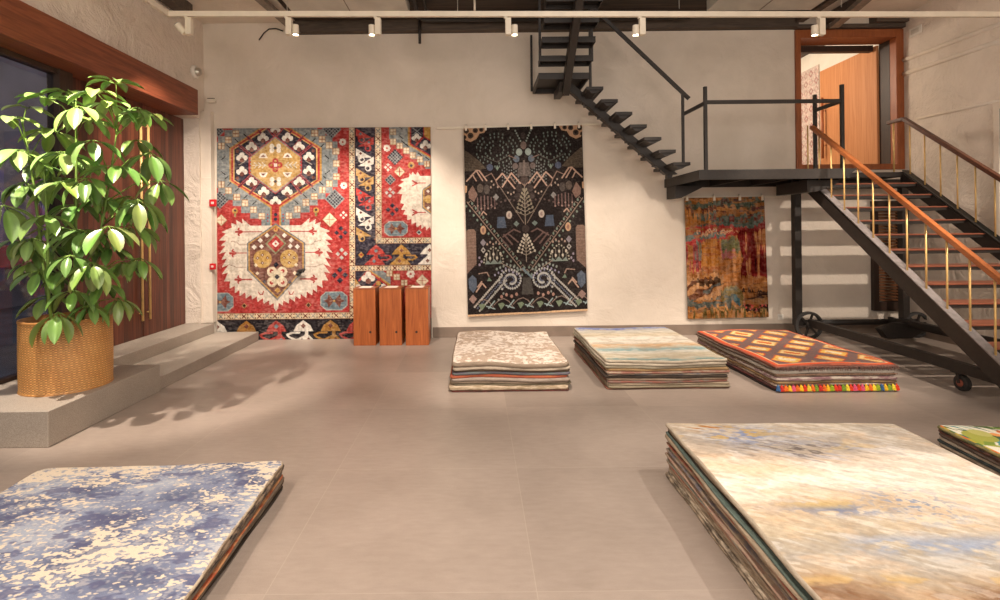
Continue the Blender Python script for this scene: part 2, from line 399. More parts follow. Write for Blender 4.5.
# dark louvred shutter low on the back wall behind the stairs
w3 = MB().box(6.27, 6.35, 8.22, 8.295, .36, 2.1).box(6.67, 6.75, 8.22, 8.295, .36, 2.1).box(6.35, 6.67, 8.22, 8.295, 1.98, 2.1).box(6.35, 6.67, 8.22, 8.295, 1.12, 1.24).box(6.35, 6.67, 8.22, 8.295, .36, .5).build('window_3', M['dark_wood'], bevel=.003); struct(w3)
lv = MB()
for i in range(13): z = .53+.047*i; lv.bar((6.35, 8.26, z), (6.67, 8.26, z), .05, .008, (0,-.6,1))
for i in range(15): z = 1.27+.047*i; lv.bar((6.35, 8.26, z), (6.67, 8.26, z), .05, .008, (0,-.6,1))
lv.build('louvre', wood('louvre_wood', [(96,60,38),(132,86,54)], 0, 1, (3,20,20)), w3)
# wall plate and roof timbers
def beam(name, label, fn, mat, cat='beam', bev=.004):
    o = fn(MB()).build(name, mat, bevel=bev); struct(o); return o
beam('beam_plate', '', lambda m: m.box(-2.85, 5.08, 8.15, 8.292, 4.845, 5.018).box(5.08, 6.8, 8.2, 8.292, 4.84, 4.90), M['old_wood'])
beam('beam_end', '', lambda m: m.box(6.28, 6.79, 8.12, 8.288, 4.902, 5.03), M['old_wood'])
beam('beam_cross', '', lambda m: m.box(5.5, 5.62, 7.3, 8.28, 4.92, 5.03).box(5.02, 5.14, 6.9, 8.14, 4.9, 5.018), M['old_wood'])
beam('beam_left', '', lambda m: m.box(-4.28, -4.12, 6.0, 7.6, 4.86, 5.04), M['old_wood'])
beam('beam_rafter', '', lambda m: m.bar(W(834, 26, 8.05), W(868, -3, 7.1), .13, .07), M['strut'])
beam('beam_strut', '', lambda m: m.bar((-2.80, 8.2, 4.86), (-3.05, 7.0, 4.99), .12, .06), M['strut'])
for nm, u0, u1, lab in (('ceiling_duct', -2.62, -.95, 'long pale duct panel under the ceiling above the big red wall rug'), ('ceiling_duct', 3.38, 4.9, 'pale box duct under the ceiling left of the upper door')):
    dd = empty(nm, (u0, 7.55, 4.86), lab, 'duct')
    MB().box(u0, u1, 4.2, 7.58, 4.86, 5.015).build('panel', M['duct'], dd, bevel=.006)
    sm = MB()
    for k in range(1, 4): sm.box(u0, u1, 7.58-k*.55-.008, 7.58-k*.55+.008, 4.852, 4.862)
    sm.box((u0+u1)/2-.006, (u0+u1)/2+.006, 4.2, 7.58, 4.853, 4.862)
    sm.build('seam', M['strut'], dd)
def pipe(name, pts, r, mat, lab, cat='pipe', grp=None):
    tag(MB().tube(pts, r, 10).build(name, mat, origin=tuple(pts[0]), smooth=True), lab, cat, grp)
pipe('ceiling_pipe', [(-.72,7.3,4.97),(-.72,7.7,4.97),(-.6,7.82,4.95),(1.0,7.82,4.95)], .022, M['steel'], 'thin dark pipe bending round a corner under the boards beside the duct')
pipe('ceiling_pipe', [(-.85,7.2,4.93),(-.85,7.86,4.93),(-.75,7.95,4.92),(3.3,7.95,4.92)], .03, M['steel'], 'thicker dark pipe running under the boards above the black wall rug')
pipe('hanging_rod', [(-.86,8.1,5.0),(-.86,8.1,4.62)], .022, M['steel'], 'short dark rod hanging below the beam left of the black rug', 'rod')
pipe('hanging_rod', [(.0,7.4,5.02),(.0,7.4,4.83)], .016, M['white_metal'], 'short pale rod under the ceiling above the light track', 'rod')
pipe('loose_cable', [W(283,31,8.27),W(276,28.5,8.2),W(269,29,8.23),W(264,33,8.25),W(259,40,8.26)], .010, M['steel'], 'loose dark cable drooping from the ceiling strut on the left', 'cable')
for px in (546, 626):
    q = empty('insulator_string', W(px, 4, 7.0), 'string of pale insulators %s the dark ceiling boards' % ('left of the upper stair below' if px == 546 else 'right of the upper stair below'), 'insulator')
    m = MB()
    for k in range(3): m.lathe([(.0,5.01-.06*k),(.022,5.005-.06*k),(.022,4.975-.06*k),(.0,4.97-.06*k)], W(px,4,7.0)[0], 7.0, 12)
    m.tube([(W(px,4,7.0)[0],7.0,5.02),(W(px,4,7.0)[0],7.0,4.8)], .008, 8)
    m.build('insulator', M['white_metal'], q, smooth=True)
# ------------------------------------------------------------------ small wall fittings
def alarm(u, v, s, lab):
    x, y, z = W(u, v, 8.16); r = empty('alarm_call_point', (x, 8.175, z), lab, 'alarm button')
    MB().box(x-s, x+s, 8.135, 8.175, z-s*1.08, z+s*1.08).build('housing', M['red_plastic'], r, bevel=.006)
    MB().box(x-s*.42, x+s*.42, 8.128, 8.136, z-s*.36, z+s*.36).build('button_panel', M['white_plastic'], r, bevel=.003)
    MB().lathe([(s*.2,8.122),(s*.2,8.129)], x, 0, 14, 'y', z).build('button', M['red_plastic'], r)
alarm(213.2, 203, .052, 'upper red alarm button on the pale trunking left of the red rug')
alarm(213, 266.5, .044, 'lower small red alarm button on the pale trunking left of the red rug')
x, y, z = S(200, 75, -4.32)
y = 8.0; r = empty('dome_sensor', (-4.33, y, z), 'small white dome camera high on the left wall above the beam end', 'camera')
MB().lathe([(.0,-4.33),(.1,-4.33),(.1,-4.295),(.085,-4.28),(.0,-4.28)], y, 0, 24, 'x', z).build('mount', M['white_plastic'], r, smooth=True)
MB().lathe([(.07,-4.28),(.062,-4.245),(.04,-4.22),(.0,-4.21)], y, 0, 24, 'x', z).build('dome', M['chrome'], r, smooth=True)
x, y, z = W(211, 101, 8.25); r = empty('junction_box', (x, 8.29, z), 'small pale junction box in the left corner above the red rug', 'box')
MB().box(x-.07, x+.07, 8.23, 8.29, z-.03, z+.03).build('housing', M['plaster'], r, bevel=.008)
MB().tube([(x-.06,8.26,z+.04),(x+.05,8.26,z+.04)], .012, 8).build('cable', M['strut'], r, smooth=True)
x, y, z = S(916, 31, 6.8); r = empty('wall_plate', (6.8, y, z), 'square pale plate high on the right wall beside the upper door', 'plate')
MB().box(6.785, 6.8, y-.11, y+.11, z-.065, z+.065).build('plate', M['white_plastic'], r, bevel=.004)
MB().box(6.78, 6.786, y-.07, y+.07, z-.035, z+.035).build('cover', M['duct'], r, bevel=.002)
x, y, z = W(781, 317, 8.27); r = empty('wall_socket', (x, 8.29, z), 'white wall socket low beside the hanging abstract rug', 'socket')
MB().box(x-.045, x+.045, 8.275, 8.29, z-.045, z+.045).build('plate', M['white_plastic'], r, bevel=.004)
m = MB()
for dx, dz in ((-.014,.006),(.014,.006),(0,-.014)): m.lathe([(.006,8.270),(.006,8.276)], x+dx, 0, 8, 'y', z+dz)
m.build('socket_hole', M['rubber'], r)

# ================================================================== WALL RUGS
def n3b(w, h, seed): return vnoise(w, h, 8, 8, seed+7, 3)
def fade(img, seed, amt=.18, desat=.12):
    h, w = img.shape[:2]; n = vnoise(w, h, 26, 90, seed, 3); n2 = vnoise(w, h, 110, 24, seed+1, 2); n3 = vnoise(w, h, 5, 5, seed+2, 3)
    k = (1 - amt*.5 + amt*(n+n2-.5*1.0)*.9 - amt*.2)[..., None]
    g0 = img.mean(2, keepdims=True); img = img*(1-desat)+g0*desat
    sp = vnoise(w, h, 150, 150, seed+3, 1); sp2 = vnoise(w, h, 70, 170, seed+4, 2)
    out = img*k + 0.2*(sp-.5)[..., None]*180*(amt/.2)
    fl = np.clip((sp2*.6+n3b(w, h, seed)*.4-.52)/.12, 0, 1)[..., None]*.22*(amt/.2); out = out*(1-fl)+np.array((214,200,184))*fl
    g = out.mean(2, keepdims=True); out = out*(1-.10*n3[..., None]) + g*.10*n3[..., None]
    return np.clip(out, 4, 255)
RED=(196,54,50); CRM=(232,210,172); NAV=(58,52,66); GLD=(206,150,66); GRY=(138,144,144); BRN=(128,70,56); DRD=(120,44,34); WHT=(238,228,212); BLU=(112,132,142)
def rug_red():
    k = 2.15; c = Canvas(213, 212, k, RED)
    def flower(x, y, r, col=WHT, cen=BRN):
        for dx, dy in ((-1,0),(1,0),(0,-1)): c.disc(x+dx*r*.75, y+dy*r*.75, r*.62, col)
        c.disc(x, y+r*.55, r*.55, cen)
    def lattice(x, y, r, a=NAV, b=GRY):
        c.dia(x, y, r, b)
        n = int(r/1.7)
        for i in range(-n, n+1):
            for j in range(-n, n+1):
                if abs(i)+abs(j) <= n and (i+j) % 2 == 0: c.dia(x+i*1.7, y+j*1.7, 1.2, a)
    def sq(x, y, s=3.3):
        c.rect(x-s, y-s, x+s, y+s, (176,120,70)); c.rect(x-s+.5, y-s+.5, x+s-.5, y+s-.5, CRM)
        c.rect(x-.3, y-s, x+.3, y+s, (180,110,70)); c.rect(x-s, y-.3, x+s, y+.3, (180,110,70))
    def daisy(x, y, r=3.4):
        for i in range(8): t = i*math.pi/4; c.disc(x+r*.68*math.cos(t), y+r*.68*math.sin(t), r*.36, WHT)
        c.disc(x, y, r*.55, WHT); c.disc(x, y, r*.3, RED)
    def cross4(x, y, r, col):
        for dx, dy in ((0,-1),(0,1),(-1,0),(1,0)): c.dia(x+dx*r*.7, y+dy*r*.7, r*.42, col)
        c.dia(x, y, r*.25, RED)
    def cream(x, y, r):
        c.dia(x, y, r, (170,140,90)); c.dia(x, y, r-.6, CRM); c.line([(x-r*.6,y),(x+r*.6,y)], .5, RED); c.line([(x,y-r*.6),(x,y+r*.6)], .5, RED)
    mir = lambda p: [(116.4-a, b) for a, b in p]
    # grey stepped surround
    for (x0, y0, x1, y1) in ((-4,14,120,59),(1.5,8,115,65),(8,2,108,71),(16,-4,100,77),(24,-8,92,84),(33,-10,83,90),(44,-10,72,97)): c.rect(x0, y0, x1, y1, GRY)
    for x, y in ((19,5.6),(11.8,11.6),(4.6,17.6),(4.6,56),(11.8,62),(19.8,68.4),(28,74.2),(36.4,80.8),(44.8,87.6)): sq(x, y); sq(116.4-x, y)
    for x, y in ((118.4,23.6),(118.8,36),(118.8,48.8)): sq(x, y)
    for a, b, d, e in ((10,16.5,13,19.5),(5,31,8.5,28),(4.5,43,8.5,46),(8,50.5,11,48),(11,57,14,54),(18.5,62.5,21.5,60),(18.5,11,21.5,14),(27,6,30,9),(27,69.5,30.5,66.5),(35.5,75.6,39,72.6)):
        c.line([(a,b),(d,e)], .9, (40,36,40)); c.line([(116.4-a,b),(116.4-d,e)], .9, (40,36,40))
    def hexa(m, col):
        c.poly([(12.4+m,20+m*.2),(58.2,-10+m*1.15),(104-m,20+m*.2),(104-m,52.4-m*.2),(58.2,82.6-m*1.15),(12.4+m,52.4-m*.2)], col)
    hexa(0, GLD); hexa(1.8, RED); hexa(3.9, (222,170,90)); hexa(5.2, NAV)
    for p in (((34,27),(22,17)),((41,21),(31,9)),((50,14),(42,3)),((34,47),(22,58)),((42,53),(33,65)),((50,58),(44,70)),((58,9),(50,-1)),((58,9),(66,-1))):
        for w, cc in ((2.6, (176,60,62)), (.8, NAV)):
            c.line(list(p), w, cc); c.line(mir(p), w, cc)
    hx = lambda m: [(34-m,29),(58.3,9.8-m),(82.6+m,29),(82.6+m,45.2),(58.3,63.5+m),(34-m,45.2)]
    c.poly(hx(2.2), RED); c.poly(hx(1.1), BLU); c.poly(hx(0), (204,156,80))
    for i in range(5):
        for sx in (33.2, 83.4): c.disc(sx, 30.5+i*3.4, .9, RED)
    for x, y in ((46,10.4),(34.6,19.4),(25,29.6),(34.6,54.2),(46.6,63.8)): flower(x, y, 4.1); flower(116.4-x, y, 4.1)
    for x, y in ((25,43.4),): flower(x, y, 4.1); flower(116.4-x, y, 4.1)
    flower(58.2, 2.2, 3.6); flower(58.2, 73.5, 4.2)
    c.line([(22,36.5),(28,33)], .8, (170,160,140)); c.line([(88.4,33),(94.4,36.5)], .8, (170,160,140))
    for x, y in ((20.5,23),(20.5,49.5)): c.disc(x, y, 1.6, BRN); c.disc(116.4-x, y, 1.6, BRN)
    for dx, dy in ((-4,0),(4,0),(0,-4),(0,4)): c.disc(58.2+dx, 37+dy, 3, RED); c.disc(58.2+dx, 37+dy, 1.2, GLD)
    c.rect(56.6, 35.4, 59.8, 38.6, WHT)
    for yy in (20, 53):
        for dx, dy in ((-3.4,-1.8),(3.4,-1.8),(-3.4,2.4),(3.4,2.4)): c.disc(58.2+dx, yy+dy, 2.3, WHT)
        c.disc(58.2, yy, 1.5, (90,80,80))
    for x, y in ((46.2,28),(70.2,28),(46.2,46),(70.2,46)):
        s_ = 1 if y < 37 else -1
        c.poly([(x-4.6,y+1.8*s_),(x-2.6,y-2.2*s_),(x,y-3.2*s_),(x+2.6,y-2.2*s_),(x+4.6,y+1.8*s_)], WHT); c.poly([(x-2.8,y+1*s_),(x,y-1.6*s_),(x+2.8,y+1*s_)], BRN)
    for sx in (-1, 1):
        for i in range(3): c.line([(58.2+sx*(10+4*i),37),(58.2+sx*(13+4*i),34.4)], .8, (214,206,190)); c.line([(58.2+sx*(10+4*i),37),(58.2+sx*(13+4*i),39.6)], .8, (214,206,190))
        c.line([(58.2+sx*9,37),(58.2+sx*23,37)], .7, (214,206,190))
    # neck
    c.rect(49, 84, 67.4, 98, BLU); c.rect(52.8, 80, 63.6, 98, GLD); c.rect(54.4, 76, 62, 100, RED)
    c.disc(58.2, 86, 1.7, (44,50,66)); c.disc(58.2, 90.6, 1.7, (44,50,66))
    for i in range(3):
        for sx in (50.6, 65.8): c.rect(sx-.7, 85+i*3.4, sx+.7, 86.4+i*3.4, RED)
    # cream toothed medallion
    half = [(49,96.8),(33.4,96.8),(25,89.6),(25.6,94.8),(19,90.8),(19.8,96),(14.2,93.6),(14.8,98.4),(4.6,102.8),(9,104.4),(2.2,111.2),(10,111),(4,116),(8.4,116.6),(2.2,124.4),(9,122.4),(4.4,130.4),(10,129),(4.6,138),(11.4,135.4),(4.8,144.6),(11,143),(7,151.8),(13,151.6),(12.4,159),(17.8,156),(17.8,163.4),(22,160.2),(22.6,166.4),(28,162.6),(28.6,168.8),(34,165),(34.6,170),(39.4,166.8),(40,172.4),(45.4,168.6),(46,174.2),(51.4,171),(52,176),(56,173.4),(56.4,178.6),(58.4,181.4)]
    c.poly(half + [(117-a, b) for a, b in half[::-1]], (232,214,192))
    for y0, x0, x1 in ((102.8,19,44),(123.8,13,29.5),(150,18.4,34.6)):
        for f in (lambda q: q, lambda q: 117-q):
            c.line([(f(x0+4),y0),(f(x1),y0)], 1, RED); c.line([(f(x0),y0),(f(x0+4),y0)], 2.2, RED)
            for s_ in (-1, 1): c.line([(f(x0+6),y0+s_*.4),(f(x0+2),y0+s_*2.2),(f(x0+3),y0+s_*3.6)], 1.4, RED)
    for f in (lambda q: q, lambda q: 117-q):
        c.line([(f(14),112),(f(20),113),(f(22),115.5),(f(30),115.5)], .5, (150,110,90)); c.line([(f(12),135),(f(20),138),(f(29),138)], .5, (150,110,90))
        c.line([(f(41),162.5),(f(42.5),165),(f(45),165),(f(46),162)], 1, RED)
    hb = lambda m: [(29.6+m,114+m*.3),(58.3,94.4+m*1.2),(87.4-m,114+m*.3),(87.4-m,141-m*.3),(59.8,171-m*1.35),(29.6+m,141-m*.3)]
    c.poly(hb(0), (120,124,130)); c.poly(hb(1.4), GLD); c.poly(hb(2.8), (132,80,66))
    c.disc(58.3, 100.6, 2.2, GLD); c.disc(58.3, 100.6, 1, RED)
    for x, y in ((49.8,106.6),(43,111.4),(37,117.8),(44.2,117.4)): c.dia(x, y, 2.5, WHT); c.dia(116.8-x, y, 2.5, WHT)
    c.dia(58.3, 114.8, 10.5, (150,150,110)); c.dia(58.3, 114.8, 8.4, RED); c.dia(58.3, 114.8, 3.6, WHT); c.dia(58.3, 114.8, 1.4, RED)
    for x in (45.2, 71.6):
        c.disc(x, 129.8, 9, (206,158,78))
        for dx, dy in ((0,-4),(0,4),(-5,-1),(5,-1)): c.dia(x+dx, 129.8+dy, 1.8, BRN); c.disc(x+dx, 129.8+dy, .6, WHT)
    c.dia(58.6, 135.8, 2.8, (34,36,52))
    for dx, dy in ((-5,-5),(5,-5),(-5,5),(5,5)): c.disc(59.6+dx, 147.6+dy, 5, CRM); c.disc(59.6+dx*1.1, 147.6+dy*1.15, 1.9, RED)
    c.rect(54, 142, 65, 153, CRM); c.dia(59.6, 147.6, 2.8, NAV); c.dia(60, 161, 3, GLD)
    for x, y in ((38.5,136),(40,144),(78.5,136),(77,144),(47,152),(72,153)): c.dia(x, y, 2, CRM if x < 45 or x > 74 else NAV)
    # scattered motifs on the red field
    lattice(117, 71, 10); lattice(3, 71, 9); lattice(114, 2, 10); lattice(2, 3, 6)
    daisy(125, 14.6); daisy(126, 57.8); cream(112, 91.5, 7.4); cream(4.4, 91, 6); cross4(123, 104.6, 6, NAV); cross4(123.6, 125.4, 5.4, (188,190,180)); cross4(121.8, 146.6, 7.4, NAV); cross4(125.5, 87, 3.6, WHT)
    for x in (18, 98.4): c.disc(x, 82, 2.8, GLD); c.disc(x, 81.6, 1.1, NAV); c.rect(x-1, 84, x+1, 88, (150,140,80))
    def octo(x, y, w=13.5, h=9.2):
        for e, cc in ((0, (168,176,168)), (.9, BLU)):
            a, b = w-e, h-e; c.poly([(x-a,y-b*.5),(x-a*.6,y-b),(x+a*.6,y-b),(x+a,y-b*.5),(x+a,y+b*.5),(x+a*.6,y+b),(x-a*.6,y+b),(x-a,y+b*.5)], cc)
        for s_ in (-1, 1): c.poly([(x,y),(x+s_*w*.42,y-h*.75),(x+s_*w*.5,y-h*.2),(x+s_*w*.8,y),(x+s_*w*.5,y+h*.2),(x+s_*w*.42,y+h*.75)], BRN)
        c.dia(x, y, 1.4, GLD)
    octo(116, 172); octo(3, 172)
    for x in (27, 90.5): c.dia(x, 176, 2.8, (200,150,90)); c.dia(x, 176, 2, (70,30,24))
    # borders
    def stripe(x0, y0, x1, y1, vert):
        c.rect(x0, y0, x1, y1, (150,80,50)); c.rect(x0+.5, y0+.5, x1-.5, y1-.5, (234,206,162))
        L = (y1-y0) if vert else (x1-x0); n = int(L/7.6); wd = (x1-x0) if vert else (y1-y0)
        for i in range(n):
            t = (i+.5)*L/n; x, y = ((x0+x1)/2, y0+t) if vert else (x0+t, (y0+y1)/2); cc = (124,44,32) if i % 2 else (146,146,140); r = wd*.3
            c.line([(x-r,y-r),(x+r,y+r)], .9, cc); c.line([(x-r,y+r),(x+r,y-r)], .9, cc)
            for s_ in (-1, 1):
                x2, y2 = (x, y+s_*L/n*.5) if vert else (x+s_*L/n*.5, y); c.disc(x2-(wd*.24 if vert else 0), y2-(0 if vert else wd*.24), .7, (170,90,50)); c.disc(x2+(wd*.24 if vert else 0), y2+(0 if vert else wd*.24), .7, NAV)
    c.rect(137, 0, 157, 137, NAV); c.rect(157, 116, 213, 137.4, NAV); c.rect(0, 190, 213, 212, (44,38,42))
    cols = [(206,62,54), WHT, (208,156,84)]
    for i in range(7):
        cc = cols[i % 3]; y = 5+19.6*i - 4
        if y > 112: break
        for s_, x0, yy in ((1, 138, y), (-1, 156, y+8.5)):
            if yy+12 > 118: continue
            c.poly([(x0,yy),(x0+s_*16,yy+9.6),(x0+s_*7.2,yy+9.6),(x0,yy+7.6)], cc)
            hxx, hyy = x0+s_*5.6, yy+11.4; c.disc(hxx, hyy, 3.3, cc); c.disc(hxx+s_*.5, hyy+.3, 1.8, NAV); c.rect(hxx-s_*3.4 if s_ < 0 else hxx-3.6, hyy-3.6, hxx if s_ > 0 else hxx+3.4, hyy-.6, cc)
            c.dia(x0+s_*4.8, yy+5.4, 1.6, BLU if cc == cols[0] else BRN)
    def mush(x, yb, cc, up=1, bg=NAV, sc=1.0):
        c.poly([(x,yb-20*sc),(x+6*sc,yb-15*sc),(x+9.6*sc,yb-10*sc),(x-9.6*sc,yb-10*sc),(x-6*sc,yb-15*sc)], cc); c.dia(x, yb-14*sc, 2.2*sc, BLU if cc[0] > 190 and cc[1] < 90 else BRN)
        c.rect(x-2.2*sc, yb-11*sc, x+1.6*sc, yb-5*sc, cc)
        c.poly([(x-2,yb-9*sc),(x+6*sc,yb-4*sc),(x+9*sc,yb),(x-12*sc,yb)], cc); c.dia(x-2*sc, yb-3.6*sc, 2.1*sc, BLU if cc[1] < 90 else BRN)
        c.line([(x+5*sc,yb-9*sc),(x+13*sc,yb-9*sc),(x+15*sc,yb-7*sc),(x+11*sc,yb-4.6*sc),(x+6*sc,yb-5*sc)], 1.7*sc, cc)
    for x, cc in ((157.8,cols[0]),(183,(206,146,58)),(211,WHT)): mush(x, 136.6, cc)
    c.dia(143, 126.6, 3, GLD); c.dia(143, 126.6, 1.4, RED)
    mm_ = [(0,WHT),(29,(184,122,48)),(58.6,(198,62,54)),(85.4,WHT),(112.4,(188,128,52)),(138,(198,62,54)),(164,WHT),(190,(188,128,52))]
    for x, cc in mm_:
        c.poly([(x,190.8),(x+7,196),(x+10,202),(x-10,202),(x-7,196)], cc); c.dia(x, 196.6, 2.6, BLU if cc[1] < 90 else BRN)
        c.rect(x+1.6, 201, x+5, 206, cc); c.poly([(x+2,204),(x+6,206),(x+12,212),(x-2,212)], cc); c.dia(x+5, 210, 2, BLU if cc[1] < 90 else BRN)
        c.line([(x+2,206.5),(x-7,210.6),(x-14,207.5),(x-16,205.2),(x-11,203.2),(x-4,203.2)], 2.0, cc)
    # right-hand field with the quarter medallion
    c.poly([(171,0),(171,12),(178,12),(178,21),(186,21),(186,27),(193,27),(193,32),(200,32),(200,38),(207,38),(207,42),(213,42),(213,0)], GRY)
    c.poly([(190,0),(190,18),(213,32),(213,0)], GLD); c.poly([(191.4,0),(191.4,17.4),(213,30.4),(213,0)], RED); c.poly([(192.8,0),(192.8,16.6),(213,28.8),(213,0)], NAV); c.poly([(205,0),(205,10),(213,15),(213,0)], RED); c.poly([(206.2,0),(206.2,9.4),(213,13.4),(213,0)], GLD)
    c.line([(195,1),(203,8)], .8, GRY); c.line([(203,1),(195,8)], .8, GRY); flower(198.6, 11.4, 3.6); flower(207.2, 19, 4); c.line([(198,18),(204,11)], 2, RED)
    for a, b in ((175,5),(175,14.6),(181.8,18.8),(188,23.4),(194.8,28),(201.6,32.4),(208.4,37)): sq(a, b, 3)
    for a, b in ((183,10),(185,15),(188.6,18),(182.6,1),(202,27.6),(209,31.6)): c.line([(a-1.5,b-1.2),(a+1.5,b+1.2)], .9, (40,36,40))
    lattice(177, 30, 8); daisy(169, 21); cross4(170, 40, 3.6, WHT); cream(181.4, 44.6, 5.6); lattice(172.2, 52.4, 5.4); cross4(171.8, 65, 4.6, (188,196,190)); c.disc(193, 38, 3.2, GLD); c.disc(193, 38.4, 1.4, NAV)
    c.poly([(213,49),(202,49),(199.2,44.4),(197.4,48),(194.4,44.4),(193,48),(191.4,46),(190.8,50),(181.8,52.6),(186,54),(179.8,58.4),(184,60),(179,66),(184,66.6),(182,75.6),(186,76.6),(182.8,82),(187,82.6),(184.6,87),(189,87.4),(189,92.8),(193,91.2),(193.2,97),(197.6,94.6),(198,100),(202.6,97),(202.8,101.4),(207,98.4),(207.6,103),(211,99.6),(213,104)], (232,214,192))
    for y0 in (56, 85): c.line([(195,y0),(207,y0)], 1, RED); c.line([(199,y0),(194,y0-2.6)], 1.3, RED); c.line([(199,y0),(194,y0+2.6)], 1.3, RED)
    for e, cc in ((0, (120,124,130)), (1.2, GLD), (2.4, (132,80,66))): c.poly([(213,56+e*1.2),(203.6+e,62.4+e*.4),(203.6+e,80.6-e*.4),(213,88-e*1.2)], cc)
    c.disc(210, 72, 4, (206,158,78)); c.dia(209.6, 80.6, 1.8, WHT); c.dia(209.6, 64, 1.8, WHT)
    cross4(174.2, 82, 6, NAV); octo(177.6, 101, 11.5, 7.6); c.dia(200.4, 104.8, 2.8, (160,170,160)); c.dia(200.4, 104.8, 1.4, NAV)
    # lower right field
    c.poly([(137,142),(164,142),(172,149),(172,175),(137,175)], GRY); c.poly([(137,142),(152,142),(172,156),(172,212),(137,212)], GLD); c.poly([(137,142),(150,142),(169,156),(169,212),(137,212)], RED); c.poly([(137,142),(147,142),(166,156),(166,212),(137,212)], NAV)
    c.line([(141,152),(150,142)], 1.8, RED); c.line([(153,160),(162,150)], 1.8, RED); flower(150, 150, 5); c.disc(160, 155, 2.4, GLD); flower(165, 161, 4); c.poly([(137,150),(143,158),(137,168)], GLD); c.disc(140, 158, 2.4, WHT)
    for a, b in ((171,145.4),(178,149),(185.6,154.6),(193,160)): sq(a, b, 3.2)
    daisy(192, 146, 4); cream(203.4, 153, 6.6)
    stripe(131, 0, 137.2, 190, True); stripe(157, 0, 163.6, 116, True); stripe(157, 109.8, 213, 116, False); stripe(131.2, 137.2, 213, 142.8, False); stripe(0, 183.2, 137, 189.8, False)
    return fade(c.img*.96, 11, .22, .16)
def quad_P(TL, TR, BR, BL, wave=0, seed=0):
    TL, TR, BR, BL = [np.array(p) for p in (TL, TR, BR, BL)]
    def P(s, t):
        a = (1-s)[..., None]; b = s[..., None]; c_ = (1-t)[..., None]; d = t[..., None]
        p = (TL*a+TR*b)*c_ + (BL*a+BR*b)*d
        w = wave*(np.sin(s*9+seed)*.5+np.sin(s*17+1+seed)*.3+.3*np.sin(t*5+s*4))*(.3+.7*t)
        return p[..., 0], p[..., 1]-np.abs(wave)-w, p[..., 2]
    return P
rr = grid_rug('wall_rug', rug_red(), M['pile'], quad_P(W(217,128.5,8.255), W(430.5,127,8.255), W(431.5,339.5,8.255), W(217.5,341.8,8.255), .004, 1), .02, (0,-1,0), origin=(-2.43,8.27,0))
tag(rr, 'huge red rug with cream and navy medallions covering the wall behind the plinths', 'rug')
x, y, z = W(300, 272, 8.2)
hk = empty('lever_handle', (x, 8.235, z), 'small black lever sticking out over the brown medallion of the red rug', 'handle')
MB().tube([(x-.01,8.236,z),(x-.01,8.17,z)], .03, 14).tube([(x-.01,8.17,z),(x-.04,8.165,z-.05)], .022, 10).build('stem', M['rubber'], hk, smooth=True)
MB().tube([(x-.02,8.16,z+.02),(x+.09,8.16,z+.045)], .02, 10).tube([(x+.06,8.16,z),(x+.09,8.16,z+.045)], .015, 8).build('lever', M['rubber'], hk, smooth=True)

